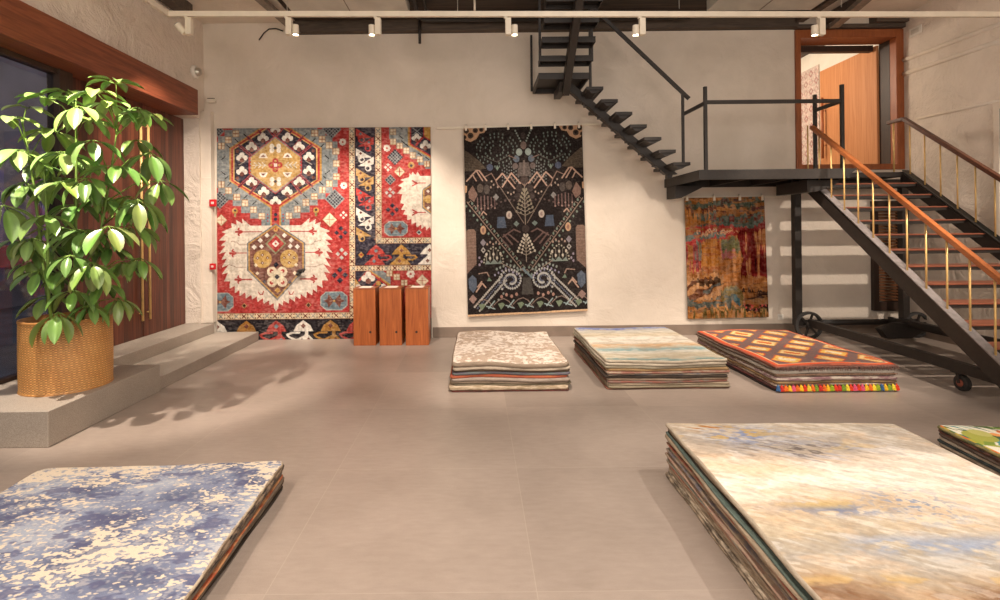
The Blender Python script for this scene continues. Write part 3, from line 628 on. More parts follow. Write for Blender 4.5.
def rug_black():
    k = 2.6; BG = (34,25,23); c = Canvas(119.5, 187, k, BG); PNK=(196,150,124); TAN=(150,112,94); GRN=(116,136,118); SLT=(78,84,98); MAU=(104,86,80); CR=(206,190,166); OR=(204,150,106); DK=(60,46,42); SG=(136,150,138)
    m = lambda p: [(119.5-a, b) for a, b in p]
    def L(p, w, col): c.line(p, w, col); c.line(m(p), w, col)
    def D(x, y, r, col, ry=None): c.disc(x, y, r, col, ry); c.disc(119.5-x, y, r, col, ry)
    def Q(p, col): c.poly(p, col); c.poly(m(p), col)
    def dots(pts, r, col):
        for x, y in pts: D(x, y, r, col, r*1.35)
    # corner brackets
    Q([(0,0),(24,0),(21,5),(16,6),(13,11),(7,14),(2,12),(0,8)], OR)
    for x, y, r in ((3,3,2.6),(7,7.6,3),(12,2.6,2.6),(18,2,2.2),(1,9,2)): D(x, y, r, (66,50,40)); D(x, y, r*.5, BG)
    # weeping heart trees
    for rad, n in ((21,30),(17,26),(12,20),(7,12)):
        for i in range(n):
            t = 2*math.pi*i/n; x = 33+rad*.98*math.cos(t); y = 23+rad*.78*math.sin(t)
            if 0 < y < 46 and 1 < x < 59 and (i*7+n) % 5: D(x, y, .72, (104,118,108), 1.15)
    L([(20,29),(33,35),(46,28)], .7, (90,84,76))
    for i in range(8): dots([(38+i*2.3, 36+3*abs(i-3.5)*.7+j*3.4) for j in range(5)], .65, (110,116,112))
    for i in range(6): dots([(52+i*1.2, 4+i*2.6)], .8, SG)
    for a, b, r, cc in ((59.7,19,3,(120,96,86)),(59.7,9,2.4,DK)): c.disc(a, b, r, cc, r*1.3)
    D(55.2, 25.6, 3.1, (150,166,156), 3.6); D(52.4, 32.4, 3, (92,104,120), 3.4); D(51, 39.6, 2.8, MAU, 3.2); D(25.6, 40, 3.2, (74,82,108), 3.4)
    c.poly([(55,36),(64.5,36),(67,50),(52.5,50)], (92,78,72)); c.rect(58.8, 34, 60.7, 50, (116,98,88)); L([(45,29),(52,32)], .8, TAN)
    Q([(0,22),(4,24),(16,34),(22,41),(8,43),(0,43)], (88,72,56)); 
    for i in range(7): L([(0,26+i*2.6),(4+i*2.2,27.5+i*2.6)], .5, (66,54,44))
    Q([(33,43.6),(31.4,40.8),(33,38),(34.6,40.8)], GRN)
    # pink ridges
    L([(2,53),(12,42.6),(15,43),(22,53)], 1.4, PNK); L([(12,43),(18,53)], 1.3, PNK); L([(8,46.4),(11.6,53)], 1.2, PNK)
    L([(31.6,53),(38,46.4),(50,62)], 1.4, PNK); L([(37.6,60),(47,46.4),(55.6,57)], 1.4, PNK); L([(45.6,50),(50.6,57)], 1.0, (150,116,98))
    L([(21,49),(27,46),(31,53),(33,58),(36,61)], .9, TAN); L([(56,56),(60,60)], .9, TAN)
    c.disc(59.7, 53.6, 4, (70,54,48), 4.4); c.line([(59.7,58),(59.7,100)], .7, (140,120,100))
    # left lobes
    Q([(8,57.4),(12.6,67),(9,74),(4,70),(3.4,64)], (138,100,84)); D(15.4, 60.6, 3.2, (92,76,66), 4.4); D(22, 62, 3, (78,66,60), 4.6); Q([(0,57),(2.4,58),(2,64),(0,65)], OR)
    D(54.4, 62, 3.4, DK, 3.8); D(52.6, 70, 3.2, DK, 3.4); D(66.4, 66, 0.1, DK)
    Q([(31,66.6),(34,70),(31,73.4),(28,70)], (136,130,126))
    dots([(27,54),(29,57.6),(26,60),(33,60),(43,66),(46,67.6),(49,66)], .8, (176,146,124))
    for i in range(6):
        x = 12.6+i*3.4; L([(x,68+abs(i-2)),(x,84-i*.8)], 1.0, (120,84,78)); D(x, 78+i % 2*3, .9, (168,126,112))
    for t in range(9): D(27+4.4*t, 79-7*math.sin(t*math.pi/8)*.8, 1.0, (96,70,64))
    L([(16,87),(18,84),(21,87)], 1.3, PNK)
    # tree columns (two, one above the other)
    def fir(y0, y1, n, col, wmax):
        for i in range(n):
            y = y0+(y1-y0)*i/(n-1); w_ = wmax*(.18+.82*i/(n-1))
            c.line([(59.7-w_,y-2.6),(59.7,y+1.4),(59.7+w_,y-2.6)], .7, (150,132,110)); D(59.7-w_, y-2.8, 1.0, col, 1.4)
            D(59.7-w_*.5, y-1.4, .8, col, 1.1)
        c.line([(59.7,y0-3),(59.7,y1+8)], .8, (150,132,110))
    fir(66, 88, 7, (140,126,100), 8.6); fir(112, 128, 6, CR, 8.4)
    # long diagonal branches
    L([(36,61),(58,97)], .8, (128,104,88)); L([(2,74),(56,145)], .9, (150,120,100)); L([(59,148),(66,140)], 0.1, BG)
    for i in range(16):
        t = i/15; x = 3+54*t; y = 75+71*t; L([(x,y),(x+2.6,y-2.4),(x+4,y-.6)], .6, (140,112,96)); D(x+4, y+.6, .95, GRN, 1.4); D(x-2, y+3, .9, GRN, 1.3)
    D(43.6, 88.4, 2.9, (190,168,150), 4); D(43.6, 88.4, 1.2, (150,120,110), 2); Q([(32,90),(39,90),(40.6,101),(31,101)], (70,82,104)); D(17.4, 102.6, 2.8, OR, 4.4); D(17.4, 102.6, 1.2, (150,100,80), 2.4)
    Q([(50.6,94.8),(53.6,97.4),(50.6,100.4),(47.6,97.4)], (110,124,116)); D(57, 103, 0.1, BG); c.disc(59.7, 103, 3.8, DK, 4)
    L([(38,108),(46,118)], 1.6, (112,80,72)); L([(36,113),(42,120)], 1.5, (112,80,72)); L([(37,110),(48,103),(54,106)], 1.4, (112,80,72)); L([(42,107),(52,116)], 1.4, (112,80,72))
    Q([(0,103),(3,101),(8,101),(10,104),(10,136),(4,142),(0,146)], (134,100,82))
    for i in range(12): L([(0,105+i*3),(10,104.6+i*3)], .4, (110,80,66))
    Q([(17,111.4),(20,115),(17,119),(14,115)], (134,122,130)); Q([(17,119.4),(19.4,122.6),(17,126),(14.6,122.6)], (170,160,150)); D(17, 122.6, 1, BG)
    # arch with drops
    for t in range(13): a = math.pi*t/12; D(27-9.6*math.cos(a), 131-11*math.sin(a)+abs(math.cos(a))*4, .9, (170,160,136))
    for i in range(5): x = 20+i*3.5; L([(x,122+abs(i-2)*2),(x,134)], .6, (150,140,120)); D(x, 127+i % 2*4, 1.1, CR, 1.6)
    Q([(18,137),(36,137),(34,133),(31,136),(27.6,132),(24,136),(20.6,133)], (124,140,128)); dots([(21+i*3, 117-2*(i % 2)) for i in range(5)], .9, (176,140,120))
    L([(34,136),(44,142)], .8, (150,120,100)); dots([(13,130),(15,134),(13,137)], 1.0, (150,130,150))
    # spirals of beads
    for turns, r0, col in ((1.9, 9.6, (186,184,178)),):
        for i in range(46):
            t = i/45; a = turns*2*math.pi*t+2.4; r = 12.4-9*t; D(44+r*math.cos(a), 154+r*1.0*math.sin(a), 1.0, (188,186,178), 1.2)
            if i % 2 == 0: D(44+(r-2)*math.cos(a), 154+(r-2)*math.sin(a), .8, (92,98,124))
    for i in range(20): t = i/19; D(5+28*t+2, 179-30*t, .95, (186,178,166), 1.2); D(9+28*t+1, 180.5-30*t, .8, (92,98,124)); D(12+27*t, 183-29*t, .9, (176,170,160), 1.2)
    dots([(30+i*3.4, 138+1.4*abs(i-3)) for i in range(8)], 1.0, (140,150,140)); dots([(28+i*3.6, 142+2*abs(i-3)) for i in range(8)], .9, (150,140,170))
    c.line([(56,143),(64.5,152)], 2, (110,130,140)); c.poly([(56,152),(63.5,152),(66,169),(54,169)], (78,72,66)); D(5.4, 157, 0.1, BG)
    Q([(5.6,147),(9.8,151),(9.4,160),(6,165),(1.8,160),(1.6,151)], (84,96,116)); Q([(5.6,166.6),(9.6,171),(5.6,176),(1.4,171)], (160,120,108))
    L([(9,164),(15,155.6),(18.6,160)], 1.4, PNK); L([(10.6,159),(14.6,154)], 1.2, PNK); L([(12,146),(20,145),(22,149)], 1.0, (170,130,110)); Q([(20,154),(22,150),(25,154)], (110,136,110))
    # bottom vine
    for i in range(6):
        x = 14+i*19.2; c.line([(x-7,178),(x-2,173.4),(x+3,172),(x+8,175),(x+12,181)], .8, (150,120,104)); c.poly([(x-3,177),(x+2,176),(x+4,178),(x,183)], (122,140,106)); c.line([(x+7,181),(x+13,174)], 1.2, (156,178,176)); c.line([(x+5,179),(x+13,182)], 1.1, (156,178,176))
    dots([(34+i*5, 170-1.8*(i % 2)) for i in range(4)], 1.3, (186,130,110)); dots([(28,165),(31,173),(36,167)], .9, (150,150,140))
    return fade(c.img*.92+8, 31, .09, .2)
Yr = 8.235
cnr = [W(463.5,128.5,Yr), W(582,125,Yr), W(587.5,309,Yr), W(468,315,Yr)]
rb = grid_rug('wall_rug', rug_black(), M['pile'], quad_P(*cnr, .006, 3), .014, (0,-1,0), origin=(.76,8.25,.4))
tag(rb, 'black hanging rug with botanical figures and beaded trees', 'rug')
b0, b1 = np.array(cnr[3]), np.array(cnr[2])
hm = MB(); n = 40
for i in range(n): 
    p = b0+(b1-b0)*i/n; q = b0+(b1-b0)*(i+1)/n; dz = -.05-.012*math.sin(i*.5); 
    hm.v += [(p[0],Yr-.008,p[2]+.004),(q[0],Yr-.008,q[2]+.004),(q[0],Yr-.004,q[2]-.028),(p[0],Yr-.004,p[2]-.028),(p[0],Yr+.006,p[2]+.004),(q[0],Yr+.006,q[2]+.004),(q[0],Yr+.004,q[2]-.028),(p[0],Yr+.004,p[2]-.028)]
    k = 8*i; hm.f += [(k,k+3,k+2,k+1),(k+4,k+5,k+6,k+7),(k+3,k+7,k+6,k+2)]
tag(hm.build('hem', simple('hem_linen', (206,170,134), .9, 0, .1, 30), rb), 'pale linen hem along the bottom')
def hanger(a, b, clips, lab, rad):
    p, q = W(a[0], a[1], 8.262), W(b[0], b[1], 8.262)
    r = empty('hanging_rail', ((p[0]+q[0])/2, 8.27, (p[2]+q[2])/2), lab, 'rail')
    MB().bar(p, q, .016, rad*2).build('rail', M['white_metal'], r, bevel=.003)
    for cu in clips:
        t = (cu-a[0])/(b[0]-a[0]); x = p[0]+(q[0]-p[0])*t; z = p[2]+(q[2]-p[2])*t
        cl_ = MB().box(x-.016, x+.016, 8.205, 8.252, z-.06, z+.02).build('clip', M['white_metal'], r, bevel=.005)
        MB().tube([(x,8.228,z+.03),(x,8.245,z+.045),(x,8.262,z+.02)], .007, 8).build('hook', M['chrome'], cl_, smooth=True)
hanger((437,128.2), (600,124.2), (466,485.5,508,531,554.5,578.5), 'long pale metal rail holding the black rug by six clips', .018)
def rug_abstract():
    w, h = 200, 300; img = np.zeros((h, w, 3)); img[:] = (168,128,84)
    n1 = vnoise(w, h, 3, 16, 5, 5, .6); n2 = vnoise(w, h, 30, 3.5, 6, 4, .6); n3 = vnoise(w, h, 7, 34, 8, 4, .6); n4 = vnoise(w, h, 40, 60, 9, 2); n5 = vnoise(w, h, 4, 6, 10, 4)
    Y, X = np.mgrid[0:h, 0:w]; yf = Y/h + (n5-.5)*.10+(n2-.5)*.10; xf = X/w + (n5-.5)*.12
    sm = lambda a, e0, e1: np.clip((a-e0)/(e1-e0), 0, 1)
    def blk(x0, x1, y0, y1): return ((xf > x0) & (xf < x1) & (yf > y0) & (yf < y1)).astype(float)
    mixc(img, sm(n1, .52, .58), (196,156,104)); mixc(img, sm(n3, .6, .66), (122,90,60))
    mixc(img, blk(-1,2,.03,.08)*sm(n1,.42,.5), (88,116,116)); mixc(img, blk(-1,.5,.08,.12)*sm(n3,.4,.5), (110,72,64)); mixc(img, blk(.45,1.1,.0,.14)*sm(n3,.52,.58), (84,66,68)); mixc(img, blk(.65,1.1,.1,.16)*sm(n1,.45,.5), (130,48,44))
    mixc(img, blk(.1,1.0,.13,.24)*sm(n3,.36,.44), (88,118,124)); mixc(img, blk(.15,.95,.16,.2)*sm(n2,.5,.58), (112,56,54)); mixc(img, blk(0,.3,.1,.22)*sm(n2,.5,.56), (194,140,72))
    mixc(img, blk(-1,.75,.23,.4)*sm(n3,.45,.53), (176,58,62)); mixc(img, blk(-1,.5,.28,.34)*sm(n3,.5,.56), (98,126,136)); mixc(img, blk(.1,.9,.27,.31)*sm(n4,.5,.6), (222,190,160)); mixc(img, blk(.42,.7,.36,.44), (128,146,112)); mixc(img, blk(.42,.72,.36,.46)*sm(n3,.5,.58), (104,120,108))
    mixc(img, blk(.67,1.1,.24,.66), (128,40,42)); mixc(img, blk(.72,1.1,.3,.68)*sm(n2,.52,.58), (190,142,92)); mixc(img, blk(.7,1.1,.24,.62)*sm(n2,.3,.25), (70,34,36))
    mixc(img, blk(-1,.2,.38,.62)*sm(n2,.48,.54), (172,70,76)); mixc(img, blk(.12,.2,.36,.54)*sm(n2,.45,.5), (96,126,132)); mixc(img, blk(-1,.2,.4,.6)*sm(n2,.58,.62), (120,60,70))
    mixc(img, blk(.2,.45,.36,.62), (192,144,78)); mixc(img, blk(.2,.45,.36,.62)*sm(n3,.5,.56), (160,104,62)); mixc(img, blk(.43,.68,.46,.76), (190,140,86)); mixc(img, blk(.43,.68,.5,.76)*sm(n3,.52,.58), (148,106,66)); mixc(img, blk(.44,.6,.44,.5)*sm(n3,.4,.5), (170,110,130))
    mixc(img, blk(-1,.45,.64,.84), (196,164,126)); dg = np.sin((X*.5+Y*1.0)*.16+n5*9); mixc(img, blk(-1,.42,.64,.85)*sm(dg,.3,.6), (112,78,62)); mixc(img, blk(.05,.42,.66,.72)*sm(n1,.45,.5), (84,66,48)); mixc(img, blk(.2,.45,.7,.85)*sm(dg,.75,.9), (92,110,120))
    mixc(img, blk(.43,.68,.76,.9), (138,136,100)); mixc(img, blk(.43,.68,.78,.9)*sm(n3,.5,.56), (110,124,116)); mixc(img, blk(.68,1.1,.66,.76)*sm(n3,.5,.6), (150,104,60)); mixc(img, blk(.68,1.1,.76,.94)*sm(n1,.4,.48), (62,46,42)); mixc(img, blk(.7,1.1,.78,.9)*sm(n3,.55,.6), (150,120,84))
    mixc(img, blk(-1,.65,.84,.9)*sm(n3,.36,.44), (84,104,112)); mixc(img, blk(.7,1.0,.88,.93)*sm(n4,.5,.6), (196,70,72)); mixc(img, blk(-1,2,.92,2)*sm(n2,.45,.5), (96,92,52)); mixc(img, blk(-1,2,.94,2)*sm(n2,.6,.65), (170,130,84)); mixc(img, blk(.6,.66,.84,.9), (70,120,150))
    mixc(img, sm(n4,.6,.7)*.35, (80,60,50))
    g0 = img.mean(2, keepdims=True); return np.clip((img*.86+g0*.14)*np.array((1.08,.93,.80))*.93+(n4-.5)[..., None]*80+((n2-.5)*80+(n3-.5)*60)[..., None], 4, 255)
ra = grid_rug('wall_rug', rug_abstract(), M['pile'], quad_P(W(684.5,198,Yr), W(764,196.5,Yr), W(768.5,317,Yr), W(688,319,Yr), .005, 5), .014, (0,-1,0), origin=(3.94,8.25,.27))
tag(ra, 'small hanging rug of muddled rust, teal and crimson patches under the landing', 'rug')
hanger((671,197.3), (782,196.6), (686,713,738.5,761), 'short pale metal rail holding the small abstract rug by four clips', .015)
ur = Canvas(110, 150, 1.6, (236,214,204))
for i in range(9):
    for j in range(13): ur.dia(8+i*12, 8+j*12, 5.6, (206,150,146) if (i+j) % 2 else (220,180,172)); ur.dia(8+i*12, 8+j*12, 2.6, (232,214,200))
for y in (34,): 
    ur.dia(14, y, 16, (170,60,54)); ur.dia(14, y, 12, (232,214,200)); ur.dia(14, y, 8, (170,60,54)); ur.dia(14, y, 4, (60,44,60))
uo = grid_rug('wall_rug', fade(ur.img, 77, .2), M['pile'], lambda s, t: (6.93+0*s, 12.0-1.5*s, 4.98-2.25*t), .015, (-1,0,0), origin=(6.94,11.2,2.8))
tag(uo, 'pink patterned rug hanging in the bright room beyond the open upper door', 'rug')
# ================================================================== PILES OF RUGS
ORD = ['topmost','second','third','fourth','fifth','sixth','seventh','eighth','ninth','tenth','eleventh','twelfth','thirteenth','fourteenth','fifteenth','sixteenth','seventeenth','eighteenth','nineteenth']
def slab(name, cx, cy, rot, w, d, z0, t, mat, img=None, seed=0, rc=.03, sag=.05, sseed=0, under=(150,130,105), topmat=None, edge_rgb=None, res=None):
    """one rug lying on a pile: pile surface, rolled edge, underside; local frame turned by rot"""
    rs = np.random.RandomState(seed)
    if img is not None: ny, nx = img.shape[:2]
    else: nx, ny = 40, 48
    s, q = np.meshgrid(np.linspace(-1, 1, nx), np.linspace(1, -1, ny))
    hw, hd = w/2, d/2; e = min(t*.5, .016)
    def shape(px, py, off):
        A = np.maximum(np.abs(px)-(hw-rc), 0)/rc; B = np.maximum(np.abs(py)-(hd-rc), 0)/rc
        k = np.where((A > 0) & (B > 0), np.maximum(A, B)/np.maximum(np.hypot(A, B), 1e-9), 1)
        x = np.where((A > 0) & (B > 0), np.sign(px)*(hw-rc+rc*A*k), px); y = np.where((A > 0) & (B > 0), np.sign(py)*(hd-rc+rc*B*k), py)
        wob = .006*np.sin(px*5+py*4+seed)+.004*np.sin(px*13-py*11+seed*2)
        x = x*(1+(off+wob*.6)/hw); y = y*(1+(off+wob)/hd); return x, y
    def height(x, y, zz):
        f = np.sin(x*4.1+sseed)*.5+np.sin(y*3.7+sseed*1.3)*.4+np.sin((x+y)*7+sseed)*.3
        lip = np.maximum(np.abs(x)/hw, np.abs(y)/hd)**14
        return zz*(1+sag*f*.35) - .008*lip*np.minimum(1, zz/.1)
    px, py = s*(hw), q*(hd)
    X, Y = shape(px, py, -e); Zt = height(X, Y, z0+t+0*X)
    top = np.stack([X, Y, Zt], -1).reshape(-1, 3); idx = np.arange(nx*ny).reshape(ny, nx)
    F = np.stack([idx[:-1,:-1], idx[1:,:-1], idx[1:,1:], idx[:-1,1:]], -1).reshape(-1, 4).tolist()
    ring = np.concatenate([idx[0,:-1], idx[:-1,-1], idx[-1,:0:-1], idx[:0:-1,0]]); nb = len(ring)
    rpx, rpy = px.reshape(-1)[ring], py.reshape(-1)[ring]
    V = [top]; prev = ring
    for off, fr in ((-e*.3,.92),(0,.68),(0,.3),(-e*.35,.07),(-e,0.0)):
        x, y = shape(rpx, rpy, off); z = height(x, y, z0+t*fr+0*x); base = sum(len(a) for a in V); V.append(np.stack([x, y, z], -1)); cur = base+np.arange(nb)
        F += np.stack([prev, np.roll(prev, -1), np.roll(cur, -1), cur], -1)[:, ::-1].tolist(); prev = cur
    F = [f if i < (nx-1)*(ny-1) else f[::-1] for i, f in enumerate(F)]
    F.append(prev.tolist())
    P = np.concatenate(V)
    me = bpy.data.meshes.new(name); me.from_pydata((P-np.array([0,0,z0])).tolist(), [], F); me.update()
    me.polygons.foreach_set('use_smooth', [True]*len(me.polygons))
    o = bpy.data.objects.new(name, me); C.objects.link(o); o.location = (cx, cy, z0); o.rotation_euler = (0, 0, rot)
    if img is not None:
        me.materials.append(topmat or M['pile']); me.materials.append(mat)
        nt = (nx-1)*(ny-1); me.polygons.foreach_set('material_index', [0]*nt+[1]*(len(me.polygons)-nt))
        col = np.ones((len(P), 4), np.float32); col[:nx*ny, :3] = lin(np.clip(img, 0, 255)).reshape(-1, 3); col[nx*ny:, :3] = lin(under)
        at = me.color_attributes.new('col', 'FLOAT_COLOR', 'POINT'); at.data.foreach_set('color', col.ravel())
    else: me.materials.append(mat)
    return o
def pile(prefix, cx, cy, rot, w, d, H, layers, topimg, toplabel, desc, grp, seed, rc=.03, sag=.05, jit=.012, rct=None, twist=0, anchor=None):
    n = len(layers); tot = sum(l[2] for l in layers); z = 0; out = []
    rs = random.Random(seed)
    for i in range(n-1, -1, -1):
        col, c2, th, nm = layers[i]; t = H*th/tot
        dx, dy = (rs.uniform(-jit, jit), rs.uniform(-jit, jit)) if i else (0, 0)
        ww, dd = (w+rs.uniform(-.02, .012), d+rs.uniform(-.03, .012)) if i else (w, d)
        ra = rot+twist*(z+t)/H+(rs.uniform(-.006, .006) if i else 0); px, py = cx, cy
        if anchor:
            sx, sy = anchor; px = cx-(sx*w/2*math.cos(ra)-sy*d/2*math.sin(ra)); py = cy-(sx*w/2*math.sin(ra)+sy*d/2*math.cos(ra))
        o = slab('floor_rug', px+dx, py+dy, ra, ww, dd, z+.0006, t-.0012, edge_mat(col, c2), topimg if i == 0 else None, seed*31+i, rct if (rct and i == 0) else rc, sag, seed, under=col)
        lab = toplabel if i == 0 else ('%s rug, %s from the top of %s' % (nm, ORD[i], desc) if i < n-1 else '%s rug at the very bottom of %s' % (nm, desc))
        tag(o, lab, 'rug', grp); out.append(o); z += t
    return out[::-1]
sm = lambda a, e0, e1: np.clip((a-e0)/(e1-e0), 0, 1)
TAN=(168,144,118); BRWN=(98,74,58); BLK=(38,32,32); CRMd=(206,188,160); GRYd=(136,126,116); ORG=(206,84,36); TEAL=(88,110,112); MAR=(128,46,44); GLDd=(176,132,72); OLV=(128,116,88); PKG=(182,160,144); PUR=(92,70,112)
# --- small beige pile by the plinths
def top_beige_small():
    w, h = 190, 250; img = np.zeros((h, w, 3)); img[:] = (198,176,156)
    a = vnoise(w, h, 22, 30, 21, 4, .65); b = vnoise(w, h, 5, 7, 22, 3)
    mixc(img, sm(a*.8+b*.35, .535, .60), (240,226,212)); mixc(img, sm(vnoise(w,h,34,40,23,3), .58, .66)*.5, (160,134,114))
    img[:5] = (190,164,142); return img
L1 = [(TAN,None,1.3,'beige'),(CRMd,(170,150,128),1.0,'greyish cream'),(BRWN,None,.6,'thin brown'),(TEAL,(84,70,104),.8,'blue-grey and purple'),(ORG,(184,56,40),.9,'bright orange'),(PKG,None,.9,'pinkish grey'),(TAN,(140,118,98),.8,'mid beige'),(OLV,None,.5,'thin olive brown'),((226,200,164),(170,140,100),1.5,'thick fluffy cream'),(MAR,(70,50,44),.6,'dark brick')]
pile('p', .335, 6.33, 0, 1.25, 1.76, .30, L1, top_beige_small(), 'mottled beige and white rug on top of the pile nearest the wooden plinths', 'the pile beside the plinths', 'rugs in the beige pile by the plinths', 3, .035, .22, .018, .06)
# --- pale blue-striped pile, middle
def top_stripe():
    w, h = 200, 280; img = np.zeros((h, w, 3)); img[:] = (222,208,184)
    Y, X = np.mgrid[0:h, 0:w]; n = vnoise(w, h, 3, 8, 41, 5, .6); f = vnoise(w, h, 14, 40, 42, 4, .6); y = Y/h+(n-.5)*.10+(f-.5)*.06
    def band(c_, wd, col, a=1): mixc(img, np.exp(-((y-c_)/wd)**2), col, a)
    band(.03,.07,(150,164,206),.9); mixc(img, np.exp(-((y-.07)/.06)**2)*sm(f,.45,.55), (82,96,168)); band(.18,.05,(206,200,186)); band(.3,.05,(214,196,166),.8); band(.42,.06,(244,236,222)); band(.52,.05,(246,236,220)); band(.61,.035,(226,178,130),.8); band(.72,.05,(146,178,178),1); band(.80,.04,(214,212,200)); band(.88,.05,(206,194,168)); band(.985,.025,(108,144,142),.9)
    mixc(img, sm(f,.55,.7)*.35, (244,236,222)); mixc(img, sm(f,.47,.38)*.4, (176,160,138)); return img*.94
L2 = [((200,186,160),(164,150,126),.9,'pale blue striped'),((214,200,172),None,.9,'cream'),((176,166,136),None,.9,'sage beige'),(GLDd,(140,104,60),.9,'ochre'),(TAN,(150,66,56),.7,'tan and red figured'),((96,100,120),(170,150,120),.6,'blue-grey figured'),(BLK,(60,50,44),.9,'black'),(TAN,(140,110,84),.8,'light brown'),((120,104,96),(160,70,56),.8,'grey rug with red flecks, speckled'),((180,156,124),None,.8,'plain tan'),(OLV,(150,136,108),.8,'olive tan'),((150,78,58),(110,60,50),.5,'thin rust')]
L2[8] = ((120,104,96),(160,70,56),.8,'red-flecked grey')
pile('p', 2.0, 6.44, 0, 1.30, 1.89, .31, L2, top_stripe(), 'pale rug with soft blue, peach and teal stripes on the middle back pile', 'the pale striped pile', 'rugs in the pale striped pile', 5, .03, .10, .014, .05)
# --- kilim pile near the stairs
def top_kilim():
    w, h = 210, 300; img = np.zeros((h, w, 3)); img[:] = (122,96,92)
    Y, X = np.mgrid[0:h, 0:w]; x = X/w*1.24; y = Y/h*1.8
    n = vnoise(w, h, 60, 60, 51, 2); st = .017
    xq = np.round(x/st)*st; yq = np.round(y/st)*st
    p = .46; u_ = (xq+yq*.86)/p; v_ = (xq-yq*.86)/p; fu = u_-np.floor(u_); fv = v_-np.floor(v_)
    m_ = np.minimum(np.minimum(fu, 1-fu), np.minimum(fv, 1-fv)*.72); par = ((np.floor(u_)+np.floor(v_)) % 3)
    ca = np.array([(232,106,40),(226,150,60),(206,66,40)], float)[par.astype(int)]; cb = np.array([(240,196,96),(244,216,150),(240,180,90)], float)[par.astype(int)]; cc = np.array([(244,226,190),(226,120,50),(250,224,160)], float)[par.astype(int)]
    for th, cl in ((.13, ca), (.17, cb), (.27, cc)):
        k = (m_ > th); img[k] = cl[k]
    d = np.minimum(np.minimum(x, 1.24-x), np.minimum(y, 1.8-y)); img[d < 0] = (0,0,0); img *= .9; img[d < .075] = (112,88,92); img[d < .06] = (222,176,130); k = d < .045; img[k] = (214,84,46); img[(d < .015)] = (196,80,54)
    mixc(img, sm(n,.55,.8)*.4, (160,90,60)); return img
L3 = [((196,74,44),(120,60,50),.7,'orange kilim'),((70,54,50),(120,90,74),.7,'dark brown fringed'),((214,204,188),None,1.0,'thick off-white felt'),(BRWN,(150,120,100),.7,'brown'),((196,184,166),(120,50,80),.9,'cream and magenta banded'),(GLDd,(110,84,60),.8,'ochre brown'),((210,196,172),(150,60,50),.8,'cream and red striped'),((128,52,56),(60,44,50),.9,'dark red pompom-edged'),((50,42,44),None,.6,'black')]
tops3 = pile('p', 3.675, 6.29, .012, 1.27, 1.88, .28, L3, top_kilim(), 'orange lattice-patterned kilim rug on top of the pile beside the stairs', 'the kilim-topped pile', 'rugs in the kilim-topped pile', 8, .03, .12, .02)
fr = MB(); rs = random.Random(4)
fo = tops3[0]; X0, X1, Yf, zt = 3.055, 4.305, 5.345, .262
for i in range(210):
    x = X0+(X1-X0)*i/209; dx = rs.uniform(-.008, .008); ln = rs.uniform(.025, .05)
    fr.tube([(x,Yf+.006,zt),(x+dx,Yf-.010,zt-.008),(x+dx*1.5,Yf-.014,zt-ln)], [.0035,.0035,.002], 4)
import mathutils
def child(o, parent):
    o.parent = parent; o.matrix_parent_inverse = (mathutils.Matrix.Translation(parent.location) @ mathutils.Matrix.Rotation(parent.rotation_euler.z, 4, 'Z')).inverted(); return o
c_ = fr.build('fringe', simple('fringe_wool', (112,82,72), .95, 0, .3, 60)); child(c_, fo); tag(c_, 'brown wool fringe along the front edge')
sc_ = MB()
for i in range(64):
    x = X0+(X1-X0)*(i+.5)/64; sc_.tube([(x-.010,Yf-.002,.185),(x,Yf-.012,.177),(x+.010,Yf-.002,.185)], .0035, 5)
c_ = sc_.build('fringe', simple('fringe_knot', (128,98,78), .95, 0, .3, 60)); child(c_, tops3[2])
pc = [(206,62,34),(232,178,40),(150,170,40),(212,88,120),(60,96,140),(226,110,40),(40,60,80),(190,50,40),(120,150,50),(236,200,60)]
pm = [simple('pompom_wool', q, .95, 0, .18, 90, .6) for q in pc]
po = tops3[7]; tass = []
for j in range(3):
    b = MB(); r2 = random.Random(j)
    for q in range(46):
        a = r2.uniform(0, 6.28); r_ = r2.uniform(.006, .023); b.tube([(0,-.002,.030),(r_*.5*math.cos(a),-.012+r_*.4*math.sin(a),.010),(r_*math.cos(a),-.014+r_*.7*math.sin(a),-.028+r2.uniform(-.008,.006))], [.005,.006,.005], 5)
    tass.append(b)
last = None
for i in range(32):
    x = X0+.015+(X1-X0-.03)*i/31; b = MB(); z = .048; src = tass[i % 3]
    b.v = [(v[0]+x, v[1]+Yf-.006, v[2]+z) for v in src.v]; b.f = src.f
    k = rs.randrange(10); k = (k+1) % 10 if k == last else k; last = k
    c_ = b.build('tassel', pm[k]); child(c_, po)
